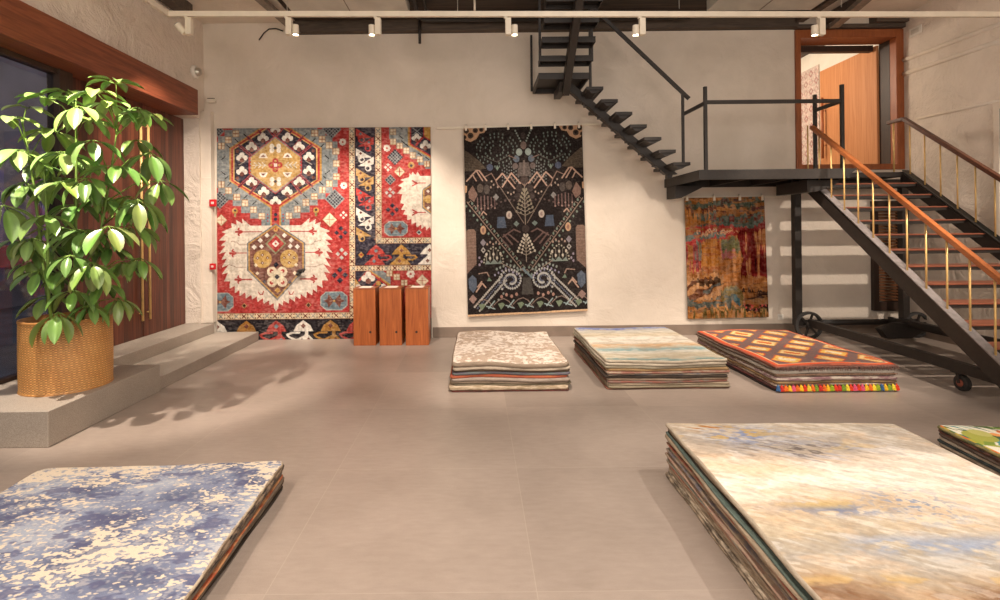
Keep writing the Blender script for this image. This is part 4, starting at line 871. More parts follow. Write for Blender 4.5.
# --- tall cream pile, right foreground
def top_cream():
    w, h = 420, 620; WX, WD = 1.52, 2.4; img = np.zeros((h, w, 3))
    Y, X = np.mgrid[0:h, 0:w]; x = X/w*WX; d = Y/h*WD
    n = vnoise(w, h, 4, 7, 61, 5, .55)
    # slanted brush strokes: sample stretched noise along a diagonal
    def strokes(seed, sx, sy, shear):
        big = vnoise(w*2, h*2, sx*2, sy*2, seed, 4, .62); xi = np.clip((X*1.0+shear*Y*.35+w*.25).astype(int), 0, 2*w-1); yi = np.clip((Y-shear*X*.5+h*.5).astype(int), 0, 2*h-1); return big[yi, xi]
    s1 = strokes(62, 8, 40, .9); s2 = strokes(63, 16, 80, .9); s3 = vnoise(w, h, 12, 36, 64, 4, .6); s4 = vnoise(w, h, 60, 120, 65, 2)
    dd = d+(n-.5)*.42+(s1-.5)*.16
    st = [(0,(204,188,166)),(.22,(196,182,164)),(.42,(178,166,152)),(.55,(212,192,170)),(.62,(238,222,204)),(.85,(246,232,214)),(.98,(216,194,168)),(1.12,(210,188,160)),(1.25,(206,190,166)),(1.36,(196,180,156)),(1.5,(186,176,162)),(1.62,(190,168,142)),(1.75,(150,118,94)),(1.9,(200,180,156)),(2.4,(224,206,184))]
    for ch in range(3): img[..., ch] = np.interp(dd, [a for a, _ in st], [c[ch] for _, c in st])
    right = sm(x, .75, 1.3); mixc(img, right*sm(dd,.3,.5)*(1-sm(dd,1.15,1.4)), (242,226,206), .75)
    mixc(img, sm(s1,.53,.57)*.32, (246,238,226)); mixc(img, sm(s1,.42,.39)*.22, (176,158,138)); mixc(img, sm(s2,.58,.62)*.2, (150,140,130)); mixc(img, sm(s3,.56,.7)*.3, (232,196,160))
    mixc(img, np.exp(-((dd-.70)/.10)**2)*sm(.7-x,0,.3), (236,202,168), .7)
    B=(140,148,172); mixc(img, np.exp(-((d-.22)/.16)**2)*np.exp(-((x-.42)/.22)**2)*sm(s3,.36,.46), B, 1); mixc(img, np.exp(-((d-.20)/.15)**2)*np.exp(-((x-.36)/.26)**2)*sm(s3,.53,.57), (206,168,98), .9); mixc(img, np.exp(-((d-.10)/.06)**2)*np.exp(-((x-.24)/.13)**2)*sm(s2,.54,.58), (176,122,70), 1)
    mixc(img, np.exp(-((d-.42)/.15)**2)*np.exp(-((x-.72)/.32)**2)*sm(s1,.46,.56), (150,150,160), .75); mixc(img, np.exp(-((d-.44)/.14)**2)*np.exp(-((x-.62)/.3)**2)*sm(s2,.6,.64), (112,102,98), .8); mixc(img, np.exp(-((d-.18)/.12)**2)*np.exp(-((x-1.15)/.26)**2)*sm(n,.4,.55), (146,136,124), .7); mixc(img, np.exp(-((d-.45)/.12)**2)*np.exp(-((x-.95)/.2)**2)*sm(s3,.6,.63), (214,190,140), .5)
    mixc(img, np.exp(-((d-1.10)/.05)**2)*np.exp(-((x-.45)/.25)**2)*sm(s3,.46,.52), (140,144,160), .95); mixc(img, np.exp(-((d-1.05)/.04)**2)*np.exp(-((x-.42)/.22)**2)*sm(s3,.55,.6), (208,180,124), .7); mixc(img, np.exp(-((d-1.05)/.16)**2)*np.exp(-((x-.82)/.2)**2)*sm(s4,.62,.66), (136,146,164), .85)
    mixc(img, np.exp(-((d-1.38)/.07)**2)*sm(x,.25,.45)*sm(s3,.36,.5), (164,170,182), .95); mixc(img, np.exp(-((d-1.60)/.03)**2)*sm(s3,.5,.58), (206,176,124), .6)
    f1 = strokes(66, 22, 110, .9); f2 = strokes(67, 30, 150, .9)
    mixc(img, sm(f1,.60,.63)*.10, (250,240,226)); mixc(img, sm(f2,.61,.64)*.10, (168,150,132)); mixc(img, sm(f1,.38,.35)*sm(s1,.45,.55)*.16, (150,140,130))
    return np.clip((img-200)*1.18*np.array((.98,1.0,1.03))+192+np.array((-3,0,5))+(s4-.5)[..., None]*26, 0, 255)
T1=(186,162,132); T2=(160,136,108); T3=(128,106,84); T4=(204,184,156)
Lb = [(T4,None,1.0,'cream'),(T2,T3,.8,'tan and brown'),(BLK,(44,50,48),.6,'black'),((92,128,122),None,.6,'teal'),(T1,T2,1.1,'tan'),(T3,T1,.9,'brown'),((188,66,48),T2,.5,'red-edged'),(T1,T3,1.1,'sandy'),((96,94,112),T2,.6,'slate blue'),(T4,T1,1.0,'light tan'),((178,128,110),T1,.7,'dusty pink'),(T2,(70,56,48),1.0,'dark-knotted brown'),((158,176,170),T1,.6,'pale aqua'),((192,84,60),T1,.5,'terracotta'),(T1,T3,1.1,'beige'),(T2,T4,.9,'dun'),(T4,(60,48,40),1.0,'black-flecked cream'),(T1,(46,38,36),1.0,'black-knotted tan')]
pile('p', 1.277, 3.57, 0, 1.52, 2.42, .37, Lb, top_cream(), 'large cream rug brushed with grey, blue and gold on the tall right pile', 'the tall cream right pile', 'rugs in the tall cream pile', 13, .02, .04, .012, twist=-.04, anchor=(-1, 1))
# --- blue pile, left foreground
def top_blue():
    w, h = 430, 620; img = np.zeros((h, w, 3)); img[:] = (226,210,188)
    Y, X = np.mgrid[0:h, 0:w]; x = X/w; y = Y/h
    big = vnoise(w, h, 3, 5, 71, 3, .6); mid = vnoise(w, h, 11, 30, 72, 4, .7); fine = vnoise(w, h, 56, 150, 73, 2, .7)
    m = big*.42+mid*.50+fine*.56; edge = np.minimum(np.minimum(x, 1-x)*1.55, y*2.3)
    m = m + .06*sm(edge, .1, .3)
    k = sm(m, .715, .745); bl = np.zeros_like(img); tone = vnoise(w, h, 5, 9, 74, 4, .6)
    for ch in range(3): bl[..., ch] = np.interp(tone, [.3,.5,.7], [(100,106,132)[ch], (132,140,164)[ch], (168,174,188)[ch]])
    img[:] = img*(1-k[..., None])+bl*k[..., None]; mixc(img, sm(fine,.62,.72)*.35, (236,222,202)); mixc(img, k*sm(mid,.58,.66)*.6, (84,84,116))
    return np.clip(img, 0, 255)
Ll = [((206,184,152),(120,90,64),.8,'blue'),((44,38,42),(150,120,90),1.0,'black figured'),((176,156,128),None,.9,'tan'),((126,112,98),(90,76,64),1.0,'grey-brown'),((206,70,30),(220,150,80),.6,'thin red-orange'),((120,98,80),None,1.0,'brown'),((66,54,46),(120,100,80),1.0,'dark brown'),((150,130,106),(80,66,54),1.0,'mixed tan'),((60,50,44),None,.8,'blackish')]
pile('p', -1.30, 3.47, .0, 1.56, 2.42, .18, Ll, top_blue(), 'large distressed blue and cream rug topping the low left pile', 'the low blue left pile', 'rugs in the low blue pile', 17, .03, .05, .010, .07, twist=.055, anchor=(1, 1))
# --- leaf-patterned pile at the right edge
def top_leaf():
    k = 2.2; c = Canvas(150, 150, k, (238,230,206)); r = random.Random(9)
    tones = [(96,120,60),(128,150,62),(60,110,100),(84,150,150),(166,170,70),(70,96,60),(170,196,180)]
    for i in range(110):
        x, y = r.uniform(-20, 150), r.uniform(-20, 150); a = r.uniform(.5, 1.3); l = r.uniform(20, 42); w_ = r.uniform(2.5, 5)
        dx, dy = math.cos(a)*l, math.sin(a)*l; c.poly([(x,y),(x+dx*.5-dy/l*w_,y+dy*.5+dx/l*w_),(x+dx,y+dy),(x+dx*.5+dy/l*w_,y+dy*.5-dx/l*w_)], tones[i % 7])
    for (x, y, s_) in ((33,21,14),(50,44,13),(24,52,10),(46,40,1),(100,70,22),(30,95,18),(86,22,13),(125,120,20),(70,120,18),(135,30,14),(14,58,10)):
        for j in range(6):
            a = j*1.047+x; c.poly([(x,y),(x+s_*.75*math.cos(a-.32),y+s_*.75*math.sin(a-.32)),(x+s_*math.cos(a),y+s_*math.sin(a)),(x+s_*.75*math.cos(a+.32),y+s_*.75*math.sin(a+.32))], (224,110,50) if j % 2 else (238,158,90))
        c.disc(x, y, s_*.2, (196,60,40))
    [c.poly([(6+i*7,13),(3+i*7,7),(i*7-3,0),(3.5+i*7,3)], tones[(i*3) % 7]) for i in range(12)]; [c.poly([(2+i*9,34),(8+i*9,27),(16+i*9,25),(10+i*9,33)], tones[(i*2+1) % 7]) for i in range(8)]; c.disc(12, 20, 9, (170,170,76)); c.disc(17, 14, 6, (196,190,110)); c.rect(0, 0, 2, 150, (196,170,60)); 
    for i in range(15): c.rect(0, i*10, 2, i*10+5, (90,120,60) if i % 2 else (226,120,50))
    return c.img
Lg = [((170,150,70),(60,90,60),.8,'leaf-patterned'),((40,34,34),(150,80,60),.8,'black'),((112,94,84),(70,56,52),1.0,'mauve brown'),((214,196,168),None,.7,'cream'),((38,50,58),(60,90,96),.8,'navy'),((186,164,136),(120,100,80),.9,'sand'),((110,90,72),(160,136,110),.9,'brown striped'),((168,58,40),(120,50,40),.8,'brick red')]
a_ = -.10; hw, hd = .75, .85; px_, py_ = 3.44, 3.92
cx = px_ + hw*math.cos(a_) + hd*math.sin(a_); cy = py_ + hw*math.sin(a_) - hd*math.cos(a_)
pile('p', cx, cy, a_, 1.5, 1.7, .20, Lg, top_leaf(), 'white rug printed with green leaves and orange flowers at the right edge', 'the leaf-patterned right-edge pile', 'rugs in the leaf-patterned pile', 23, .03, .05, .01)

# ================================================================== PLINTHS
PL = [(-1.855,-1.525,'left wooden plinth of the three before the red wall rug','left'),(-1.465,-1.135,'middle wooden plinth of the three before the red wall rug','middle'),(-1.075,-.735,'right wooden plinth of the three, nearest the bare wall','right')]
for i, (x0, x1, lab, wh) in enumerate(PL):
    y0, y1 = 7.745-.012*i, 8.085-.012*i; r = empty('wooden_plinth', ((x0+x1)/2, (y0+y1)/2, 0), lab, 'plinth', 'wooden plinths')
    MB().box(x0, x1, y0, y1, 0, .835).build('column', M['plinth_wood'], r, bevel=.004)
    MB().box(x0-.002, x1+.002, y0-.002, y1+.002, .835, .853).build('top_board', M['frame_wood'], r, bevel=.003)
    kx = x0+.25 if i < 2 else x0+.16; MB().lathe([(.0,y0-.0012),(.016,y0-.0015),(.019,y0+.001)], kx, 0, 14, 'y', .2).build('knot', M['dark_wood'], r)
    MB().box(x0+.07, x1-.08, y0+.06, y1-.05, .853, .857).build('card', M['paper'], None, ((x0+x1)/2, (y0+y1)/2, .853))
    tag(bpy.context.scene.collection.objects[-1], 'pale sheet of paper lying on the %s wooden plinth' % wh, 'paper', 'papers on the plinths')

# ================================================================== ROLLING STAIRCASE WITH LANDING
RZ, GO, Y0, XL, XR = .178, .245, 7.62, 4.79, 6.22
st = empty('rolling_staircase', (5.5, 6.0, 0), 'black steel staircase on wheels with brass balusters climbing to the upper door', 'staircase')
SL = RZ/GO
zn = lambda y: 2.49-(Y0-y)*SL            # nosing line
def stringer(xa, xb):
    ya, yb = 4.12, 7.66
    return MB().prism([(yb, 2.50), (yb, zn(yb)-.20), (4.47, 0.0), (4.10, .0), (4.10, .045), (4.22, zn(4.22)+.03)][::-1], 'x', xa, xb)
stringer(XL-.035, XL+.035).build('stringer', M['steel'], st, bevel=.004)
MB().bar((XL, 7.6, zn(7.6)+.034), (XL, 4.25, zn(4.25)+.034), .10, .012).build('flange', M['flange'], st, bevel=.002)
MB().bar((XR+.045, 7.6, zn(7.6)+.034), (XR+.045, 4.25, zn(4.25)+.034), .10, .012).build('flange', M['steel'], st, bevel=.002)
stringer(XR+.02, XR+.07).build('stringer', M['steel'], st, bevel=.004)
for k in range(1, 14):
    y = Y0-GO*k; z = 2.49-RZ*k
    t_ = MB().box(XL+.035, XR+.02, y, y+.27, z-.055, z-.018).build('tread', M['steel'], st, bevel=.003)
    MB().box(XL+.036, XR+.019, y-.012, y+.268, z-.018, z).build('tread_board', M['tread_wood'], t_, bevel=.004)
for k in range(0, 14):
    y = Y0-GO*k-.11; z = zn(y)
    for x, kk in ((XL, 0), (XR+.045, 0)):
        MB().tube([(x, y, z+.0), (x, y, z+.755)], .0095, 10).build('baluster', M['brass'], st, smooth=True)
MB().tube([(XL+.1, 4.1, 0.02), (XL+.1, 4.1, .90)], .016, 10).build('baluster', M['brass'], st, smooth=True)
for y in (7.8,): MB().tube([(XR+.045, y, 2.49), (XR+.045, y, 3.27)], .0115, 10).build('baluster', M['brass'], st, smooth=True)
for x in (XL, XR+.045):
    yb = 7.42 if x < 6 else 7.62; pa, pb = (x, 4.0, zn(4.0)+.78), (x, yb, zn(yb)+.78)
    h_ = MB().bar(pa, pb, .06, .055)
    if x > 6: h_.bar((x, 7.60, zn(7.62)+.775), (x, 7.9, zn(7.62)+.775), .06, .05)
    h_.build('handrail', M['rail_dark'] if x > 6 else M['rail_wood'], st, bevel=.008)
# landing: steel channel frame, plate, cut end
LX0, LX1, LY0, LY1, LZ = 2.99, 5.12, 6.98, 8.28, 2.48
lf = MB().prism([(LX0,LZ),(LX0,LZ-.135),(LX1-.17,LZ-.135),(LX1,LZ)], 'y', LY0, LY0+.03).box(LX0, LX0+.03, LY0+.03, LY1, LZ-.135, LZ).box(LX0, LX1-.1, LY1-.03, LY1, LZ-.135, LZ).box(LX1-.12, LX1-.09, LY0+.03, LY1, LZ-.135, LZ)
for x in (3.7, 4.35): lf.box(x, x+.03, LY0+.03, LY1-.03, LZ-.12, LZ-.02)
lf.build('landing_frame', M['steel'], st, bevel=.003)
MB().box(LX0+.03, LX1-.12, LY0+.03, LY1-.03, LZ-.02, LZ-.004).build('landing_plate', M['steel'], st)
MB().box(LX1-.09, 6.27, Y0, 8.28, LZ-.06, LZ+.01).build('landing_plate', M['steel'], st, bevel=.003)
MB().prism([(LX0+.03,LZ-.135),(LX0+.03,LZ-.32),(LX0+.12,LZ-.32),(LX0+.5,LZ-.135)], 'y', 7.9, 8.27).build('bracket', M['steel'], st, bevel=.004)
gs = MB().prism([(4.55,LZ-.135),(4.55,LZ-.30),(4.68,LZ-.30),(4.98,LZ-.18),(4.98,LZ-.135)], 'y', 7.15, 7.9)
gs.build('bracket', M['steel'], st, bevel=.004)
# landing rails
def post(x, y, z0, z1, r=.021): MB().box(x-r, x+r, y-r, y+r, z0, z1).build('post', M['steel'], st, bevel=.003)
xl, xr = 3.09, 4.93
post(xl, 7.0, LZ-.1, 3.60); post(xr, 7.0, LZ-.1, 3.61); post(xr, 7.56, LZ-.02, 3.62)
MB().bar((xl, 7.0, 3.39), (xr, 7.0, 3.39), .03, .05).bar((xr, 7.0, 3.39), (xr, 7.58, 3.39), .03, .05).bar((xl, 7.0, 3.38), (xl-.03, 7.66, 3.38), .03, .05).build('guard_rail', M['steel'], st, bevel=.003)
# legs and wheels
def leg(x, y, z0=.2): MB().box(x-.05, x+.05, y-.05, y+.05, z0, LZ-.13).build('leg', M['steel'], st, bevel=.004)
leg(4.87, 7.93); leg(6.5, 7.93, .2)
MB().box(4.87, 6.56, 8.0, 8.06, LZ-.2, LZ-.06).build('cross_beam', M['steel'], st, bevel=.004)
MB().tube([(4.9, 7.95, .235), (6.72, 7.95, .235)], .045, 12).build('axle', M['steel'], st, smooth=True)
def wheel(x, y, r, wd=.055):
    m = MB().lathe([(r*.82,y-wd/2),(r,y-wd/2+.008),(r,y+wd/2-.008),(r*.82,y+wd/2),(r*.82,y-wd/2)], x, 0, 36, 'y', r)
    w_ = m.build('wheel', M['rubber'], st, smooth=False)
    sp_ = MB().lathe([(.0,y-wd*.75),(r*.2,y-wd*.75),(r*.24,y-wd*.4),(r*.24,y+wd*.6),(.0,y+wd*.6)], x, 0, 16, 'y', r)
    for i in range(6):
        a = i*math.pi/3+.2; sp_.bar((x+r*.2*math.cos(a), y, r+r*.2*math.sin(a)), (x+r*.84*math.cos(a), y, r+r*.84*math.sin(a)), .024, wd*.5, (0,1,0))
    sp_.build('wheel_hub', M['steel'], w_)
wheel(5.0, 7.86, .21); wheel(6.66, 7.9, .195)
MB().bar((5.02, 7.86, .25), (4.86, 4.05, .25), .07, .11).bar((6.4, 7.86, .25), (6.27, 4.05, .25), .07, .11).build('base_beam', M['steel'], st, bevel=.004)
MB().prism([(5.85,.2),(6.1,.28),(6.45,.28),(6.55,.2),(6.3,.06),(5.95,.06)], 'y', 7.55, 7.68).build('counterweight', M['steel'], st, bevel=.01)
MB().bar((6.25, 7.9, .28), (6.25, 4.6, 1.2-.9), .05, .08).build('base_beam', M['steel'], st, bevel=.004)
for x in (4.96, 6.25):
    MB().box(x-.05, x+.05, 5.28, 5.42, .175, .21).bar((x-.04,5.35,.19),(x-.04,5.33,.08),.012,.03).bar((x+.04,5.35,.19),(x+.04,5.33,.08),.012,.03).build('caster_fork', M['steel'], st, bevel=.003)
    w_ = MB().lathe([(.0,x-.026),(.06,x-.028),(.082,x-.02),(.082,x+.02),(.06,x+.028),(.0,x+.026)], 5.33, 0, 24, 'x', .082).build('caster', M['rubber'], st, smooth=False)
    MB().lathe([(.0,x-.034),(.038,x-.032),(.038,x+.032),(.0,x+.034)], 5.33, 0, 16, 'x', .082).build('caster_hub', simple('rust_hub', (150,84,66), .5, .2), w_)

# ================================================================== UPPER STAIR (single spine beam)
us = empty('upper_staircase', (2.0, 7.75, 2.48), 'black single-spine stair climbing left from the landing and up through the boards', 'staircase')
TX = lambda k: 3.02-.2027*k; TZ = lambda k: 2.63+.18*k
sp1 = MB().prism([(2.98,2.50),(2.80,2.50),(1.28,3.85),(1.28,3.99),(1.40,3.89)], 'y', 7.69, 7.81)
sp1.build('spine', M['steel'], us, bevel=.004)
pl_ = MB().tube([(2.70-.22*i, 7.75, 2.58+.195*i) for i in (0,)]+[(2.70, 7.75, 2.55)], .01, 6) if False else None
bl = MB()
for i in range(7): bl.tube([(2.72-.226*i, 7.72, 2.57+.2*i), (2.71-.226*i, 7.72, 2.545+.2*i)], .013, 8)
bl.build('bolt', M['steel'], us)
for k in range(7):
    x1, z = TX(k), TZ(k)
    t_ = MB().box(x1-.24, x1, 7.33, 8.17, z-.045, z); t_.build('tread', M['steel'], us, bevel=.003)
    MB().prism([(x1-.03, z-.045), (x1-.19, z-.045), (x1-.19, z-.19), (x1-.13, z-.19), (x1-.1, z-.1)], 'y', 7.70, 7.80).build('bracket', M['steel'], us)
    MB().prism([(x1-.2, z-.045), (x1-.03, z-.045), (x1-.1, z-.085), (x1-.16, z-.085)], 'y', 7.36, 7.7).build('bracket', M['steel'], us)
pz = 3.93
pf = MB().box(.90, 1.62, 7.40, 7.43, pz-.09, pz).box(.90, 1.62, 8.17, 8.2, pz-.09, pz).box(.90, .93, 7.43, 8.17, pz-.09, pz).box(1.59, 1.62, 7.43, 8.17, pz-.09, pz).box(.93, 1.59, 7.43, 8.17, pz-.02, pz-.003)
pf.build('turning_platform', M['steel'], us, bevel=.003)
MB().prism([(7.52,pz-.09),(8.12,pz-.09),(8.12,pz-.2),(7.62,pz-.22)], 'x', 1.22, 1.32).build('spine', M['steel'], us, bevel=.004)
y_of = lambda z: 7.42-(z-3.93)*.22/.18
MB().bar((1.31, 7.60, 3.70), (1.31, 5.95, 3.70+1.65*.818), .10, .16).build('spine', M['steel'], us, bevel=.004)
for i in range(1, 6):
    y, z = 7.42-.22*i, 3.93+.18*i
    MB().box(.90, 1.62, y, y+.25, z-.03, z).box(.90, 1.62, y, y+.02, z-.08, z-.03).box(.90, 1.62, y+.23, y+.25, z-.08, z-.03).box(.90, .92, y+.02, y+.23, z-.08, z-.03).box(1.60, 1.62, y+.02, y+.23, z-.08, z-.03).build('tread', M['steel'], us, bevel=.003)
def upost(x, y, z0, z1, r=.017): MB().box(x-r, x+r, y-r, y+r, z0, z1).build('post', M['steel'], us, bevel=.002)
upost(.885, 8.18, pz-.05, pz+.83); upost(.90, 7.22, 4.03, 5.0); upost(1.62, 7.22, 4.03, 5.0); upost(1.64, 7.42, pz-.2, pz+.93)
upost(2.93, 7.36, TZ(0), TZ(0)+1.01)
MB().bar((1.60, 7.38, pz+.99), (3.02, 7.36, TZ(0)+.90), .035, .05).build('handrail', M['steel'], us, bevel=.003)

# ================================================================== LIGHT TRACK AND SPOTLIGHTS
RY = 6.1; A, B = W(166, 14, RY), W(1012, 14.6, RY)
tk = empty('light_track', ((A[0]+B[0])/2, RY, A[2]), 'long white lighting track hanging across the room in front of the stairs', 'track')
MB().bar(A, B, .04, .062).build('track_bar', M['white_metal'], tk, bevel=.003)
MB().bar((A[0]+.02, RY, A[2]), (A[0]+.02, 0.2, A[2]), .04, .062).build('track_bar', M['white_metal'], tk, bevel=.003)
sus = MB()
for x in (-2.2, -.2, 2.4, 4.3): sus.tube([(x, RY, A[2]), (x, RY, 5.02)], .004, 6)
sus.tube([(A[0]+.02, 3.5, A[2]), (A[0]+.02, 3.5, 5.04)], .004, 6)
sus.build('suspension_wire', M['chrome'], tk)
lamps = []
LL = [(189,-1,'leftmost white spotlight on the track, its head tilted up to the left'),(289,1,'white spotlight on the track above the centre of the red wall rug'),(378,-1,'white spotlight on the track above the right side of the red rug'),(508,1,'white spotlight on the track just left of the upper stair'),(642,-1,'white spotlight on the track right of the upper stair'),(821,-1,'white spotlight on the track in front of the upper door')]
for i, (u, sd, lab) in enumerate(LL):
    t = (u-166)/(1012-166); x = A[0]+(B[0]-A[0])*t; zt = A[2]+(B[2]-A[2])*t-.031
    r = empty('track_spotlight', (x, RY, zt), lab, 'spotlight', 'spotlights on the track')
    MB().box(x-.05, x-.01, RY-.016, RY+.016, zt-.02, zt).build('adapter', M['white_metal'], r, bevel=.002)
    MB().box(x-.034, x+.034, RY-.034, RY+.034, zt-.215, zt-.018).build('driver_box', M['white_metal'], r, bevel=.006)
    hx = x+sd*.075
    if i == 0:
        p, q = (hx+.03, RY-.01, zt-.20), (hx-.05, RY-.02, zt-.10)
        MB().tube([p, q], [.034,.040], 20).build('lamp_head', M['white_metal'], r, smooth=False)
        e_ = MB().tube([q, (q[0]-.004, q[1], q[2]+.005)], .034, 20).build('lens', M['rubber'], r)
    else:
        hd_ = MB().lathe([(.0,zt-.1),(.037,zt-.1),(.038,zt-.21),(.034,zt-.215),(.030,zt-.20),(.0,zt-.20)], hx, RY, 20).build('lamp_head', M['white_metal'], r)
        MB().lathe([(.0,zt-.206),(.029,zt-.206),(.029,zt-.203),(.0,zt-.203)], hx, RY, 20).build('lens', M['glow'], hd_)
        MB().tube([(x+sd*.03,RY,zt-.16),(hx-sd*.03,RY,zt-.16)], .012, 8).build('pivot', M['chrome'], r)
    lamps.append((hx, RY, zt-.235))

# ================================================================== POTTED TREE IN A RATTAN BASKET
bx, by, bz, BR, BH = -3.84, 4.86, .29, .345, .64
pt = empty('potted_tree', (bx, by, bz), 'tall leafy green umbrella tree in a woven rattan basket on the stone step', 'plant')
na, nh = 480, 120; Vb = []; Cb = []; Fb = []
for j in range(nh+1):
    h = BH*j/nh
    for i in range(na):
        a = 2*math.pi*i/na; row = j//2; cell = (i//4); ph = (cell+row) % 2
        su = math.sin(math.pi*((i % 4)+.5)/4); sv = math.sin(math.pi*((j % 2)+.5)/2)
        r = BR+.004*math.sin(3.1*h/BH)+(.007*su*sv if ph else .0018*sv)
        if j > nh-5 or j < 3: r = BR+.009
        Vb.append((bx+r*math.cos(a), by+r*math.sin(a), bz+h)); tone = (236,178,104) if ph else (160,98,46)
        if j > nh-5 or j < 3: tone = (190,126,62)
        v_ = .86+.14*math.sin(cell*12.9898+row*78.2); Cb.append([q*v_ for q in tone])
for j in range(nh):
    for i in range(na): A_ = j*na+i; B_ = j*na+(i+1) % na; Fb.append((A_, B_, B_+na, A_+na))
n0 = len(Vb)
for (r, h) in ((BR-.02, BH), (BR-.02, BH-.16)):
    for i in range(na): a = 2*math.pi*i/na; Vb.append((bx+r*math.cos(a), by+r*math.sin(a), bz+h)); Cb.append((150,96,48))
for i in range(na):
    q = (i+1) % na; Fb.append((nh*na+i, nh*na+q, n0+q, n0+i)); Fb.append((n0+i, n0+q, n0+na+q, n0+na+i))
o = link('basket', Vb, Fb, M['rattan'], pt, smooth=True); sets_col(o, lin(np.array(Cb)))
MB().lathe([(.0,bz+BH-.13),(BR-.05,bz+BH-.135),(BR-.022,bz+BH-.15),(BR-.03,bz+.02),(.0,bz+.02)], bx, by, 40).build('soil', M['soil'], pt, smooth=False)
rl = random.Random(12)
# whorl centres: (u, v, depth, size, droop)
WH = [(48,99,4.75,.20,.2),(116,84,4.9,.19,.1),(78,106,4.55,.24,.75),(108,102,4.8,.22,.5),(148,116,5.05,.20,.25),(10,118,4.6,.21,.3),(150,152,4.95,.25,.9),(20,150,4.5,.24,.6),(52,130,4.9,.22,.5),
 (92,140,4.6,.22,.7),(118,166,4.7,.23,.5),(60,182,4.55,.23,.6),(30,186,4.75,.22,.5),(4,205,4.45,.25,.95),(45,215,4.6,.22,.6),(78,205,4.9,.21,.5),(100,195,5.0,.21,.6),(128,196,5.1,.22,.8),(160,180,5.0,.24,1.0),(132,225,4.85,.23,.8),
 (108,226,4.55,.23,.8),(78,234,4.7,.22,.6),(48,246,4.9,.2,.5),(20,238,4.8,.22,.7),(92,262,4.55,.23,.85),(68,268,4.8,.21,.6),(40,270,4.65,.22,.7),(122,262,4.95,.2,.8),(140,258,5.0,.2,1.0),(104,284,4.8,.2,.7),
 (74,290,4.6,.2,.7),(46,296,4.75,.19,.6),(58,312,4.5,.24,1.15),(118,298,4.9,.19,.9),(6,150,4.9,.22,.5),(84,160,5.0,.22,.5),(64,152,4.6,.22,.6),(136,140,5.1,.2,.7),(110,246,5.0,.2,.6),(60,226,5.05,.2,.5),(34,165,5.05,.2,.5),(86,178,4.6,.22,.7),(146,205,4.9,.22,1.0),(26,262,5.0,.18,.7),(90,305,4.7,.18,.8),(88,120,5.0,.2,.4),(28,108,5.0,.18,.3),(66,92,5.05,.19,.3),(96,92,4.7,.19,.35),(70,255,4.5,.2,.9)]
LV = []; LF = []; LC = []; petio = MB()
def leaf(base, dirv, up, L, wd, curl, col):
    d = np.array(dirv, float); d /= np.linalg.norm(d); u_ = np.array(up, float); sd = np.cross(d, u_); sd /= (np.linalg.norm(sd) or 1); nrm = np.cross(sd, d)
    n = 7; n0 = len(LV)
    for i in range(n+1):
        t = i/n; prof = math.sin(math.pi*min(1, t**1.05))**.62*(1-.05*t) if 0 < t < 1 else 0.03
        c_ = np.array(base)+d*L*(t-.10*curl*t*t)-nrm*L*curl*(t*t)*.45
        for j, s_ in enumerate((-1, -.5, 0, .5, 1)):
            p = c_+sd*wd*.5*prof*s_+nrm*wd*(.22*abs(s_)-.05*math.sin(t*22)*abs(s_))*prof
            LV.append(tuple(p)); k = (1.22 if s_ == 0 else 1.0)*(.94+.06*math.sin(t*40)); LC.append([q*k for q in col])
    for i in range(n):
        for j in range(4): a = n0+i*5+j; LF.append((a, a+1, a+6, a+5))
stems = [[(bx-.08,by-.04,bz+.4),(bx-.16,by-.05,1.3),(bx-.22,by-.1,2.2),(bx-.3,by-.12,2.75)],[(bx+.02,by+.03,bz+.4),(bx+.06,by+.02,1.3),(bx+.10,by,2.2),(bx+.12,by-.02,3.0)],[(bx+.1,by-.02,bz+.4),(bx+.2,by+.02,1.2),(bx+.34,by+.05,2.0),(bx+.42,by+.1,2.7)],[(bx-.02,by-.1,bz+.4),(bx,by-.2,1.1),(bx+.04,by-.26,1.7),(bx+.03,by-.28,2.3)]]
sm_ = MB()
def smooth_path(p, n=14):
    p = [np.array(q, float) for q in p]; out = []
    for i in range(len(p)-1):
        a = p[max(i-1,0)]; b = p[i]; c_ = p[i+1]; d = p[min(i+2,len(p)-1)]
        for k in range(n//2):
            t = k/(n//2); out.append(.5*((2*b)+(-a+c_)*t+(2*a-5*b+4*c_-d)*t*t+(-a+3*b-3*c_+d)*t**3))
    out.append(p[-1]); return out
paths = [smooth_path(s_) for s_ in stems]
for p in paths: sm_.tube(p, [.017-.010*i/(len(p)-1) for i in range(len(p))], 8)
sm_.build('trunk', M['stem'], pt, smooth=True)
allp = np.array([q for p in paths for q in p])
for i in range(10):
    uu, vv = rl.uniform(8, 150), rl.uniform(95, 300); WH.append((uu, vv, rl.uniform(4.65, 5.1), rl.uniform(.18, .24), rl.uniform(.4, 1.0)))
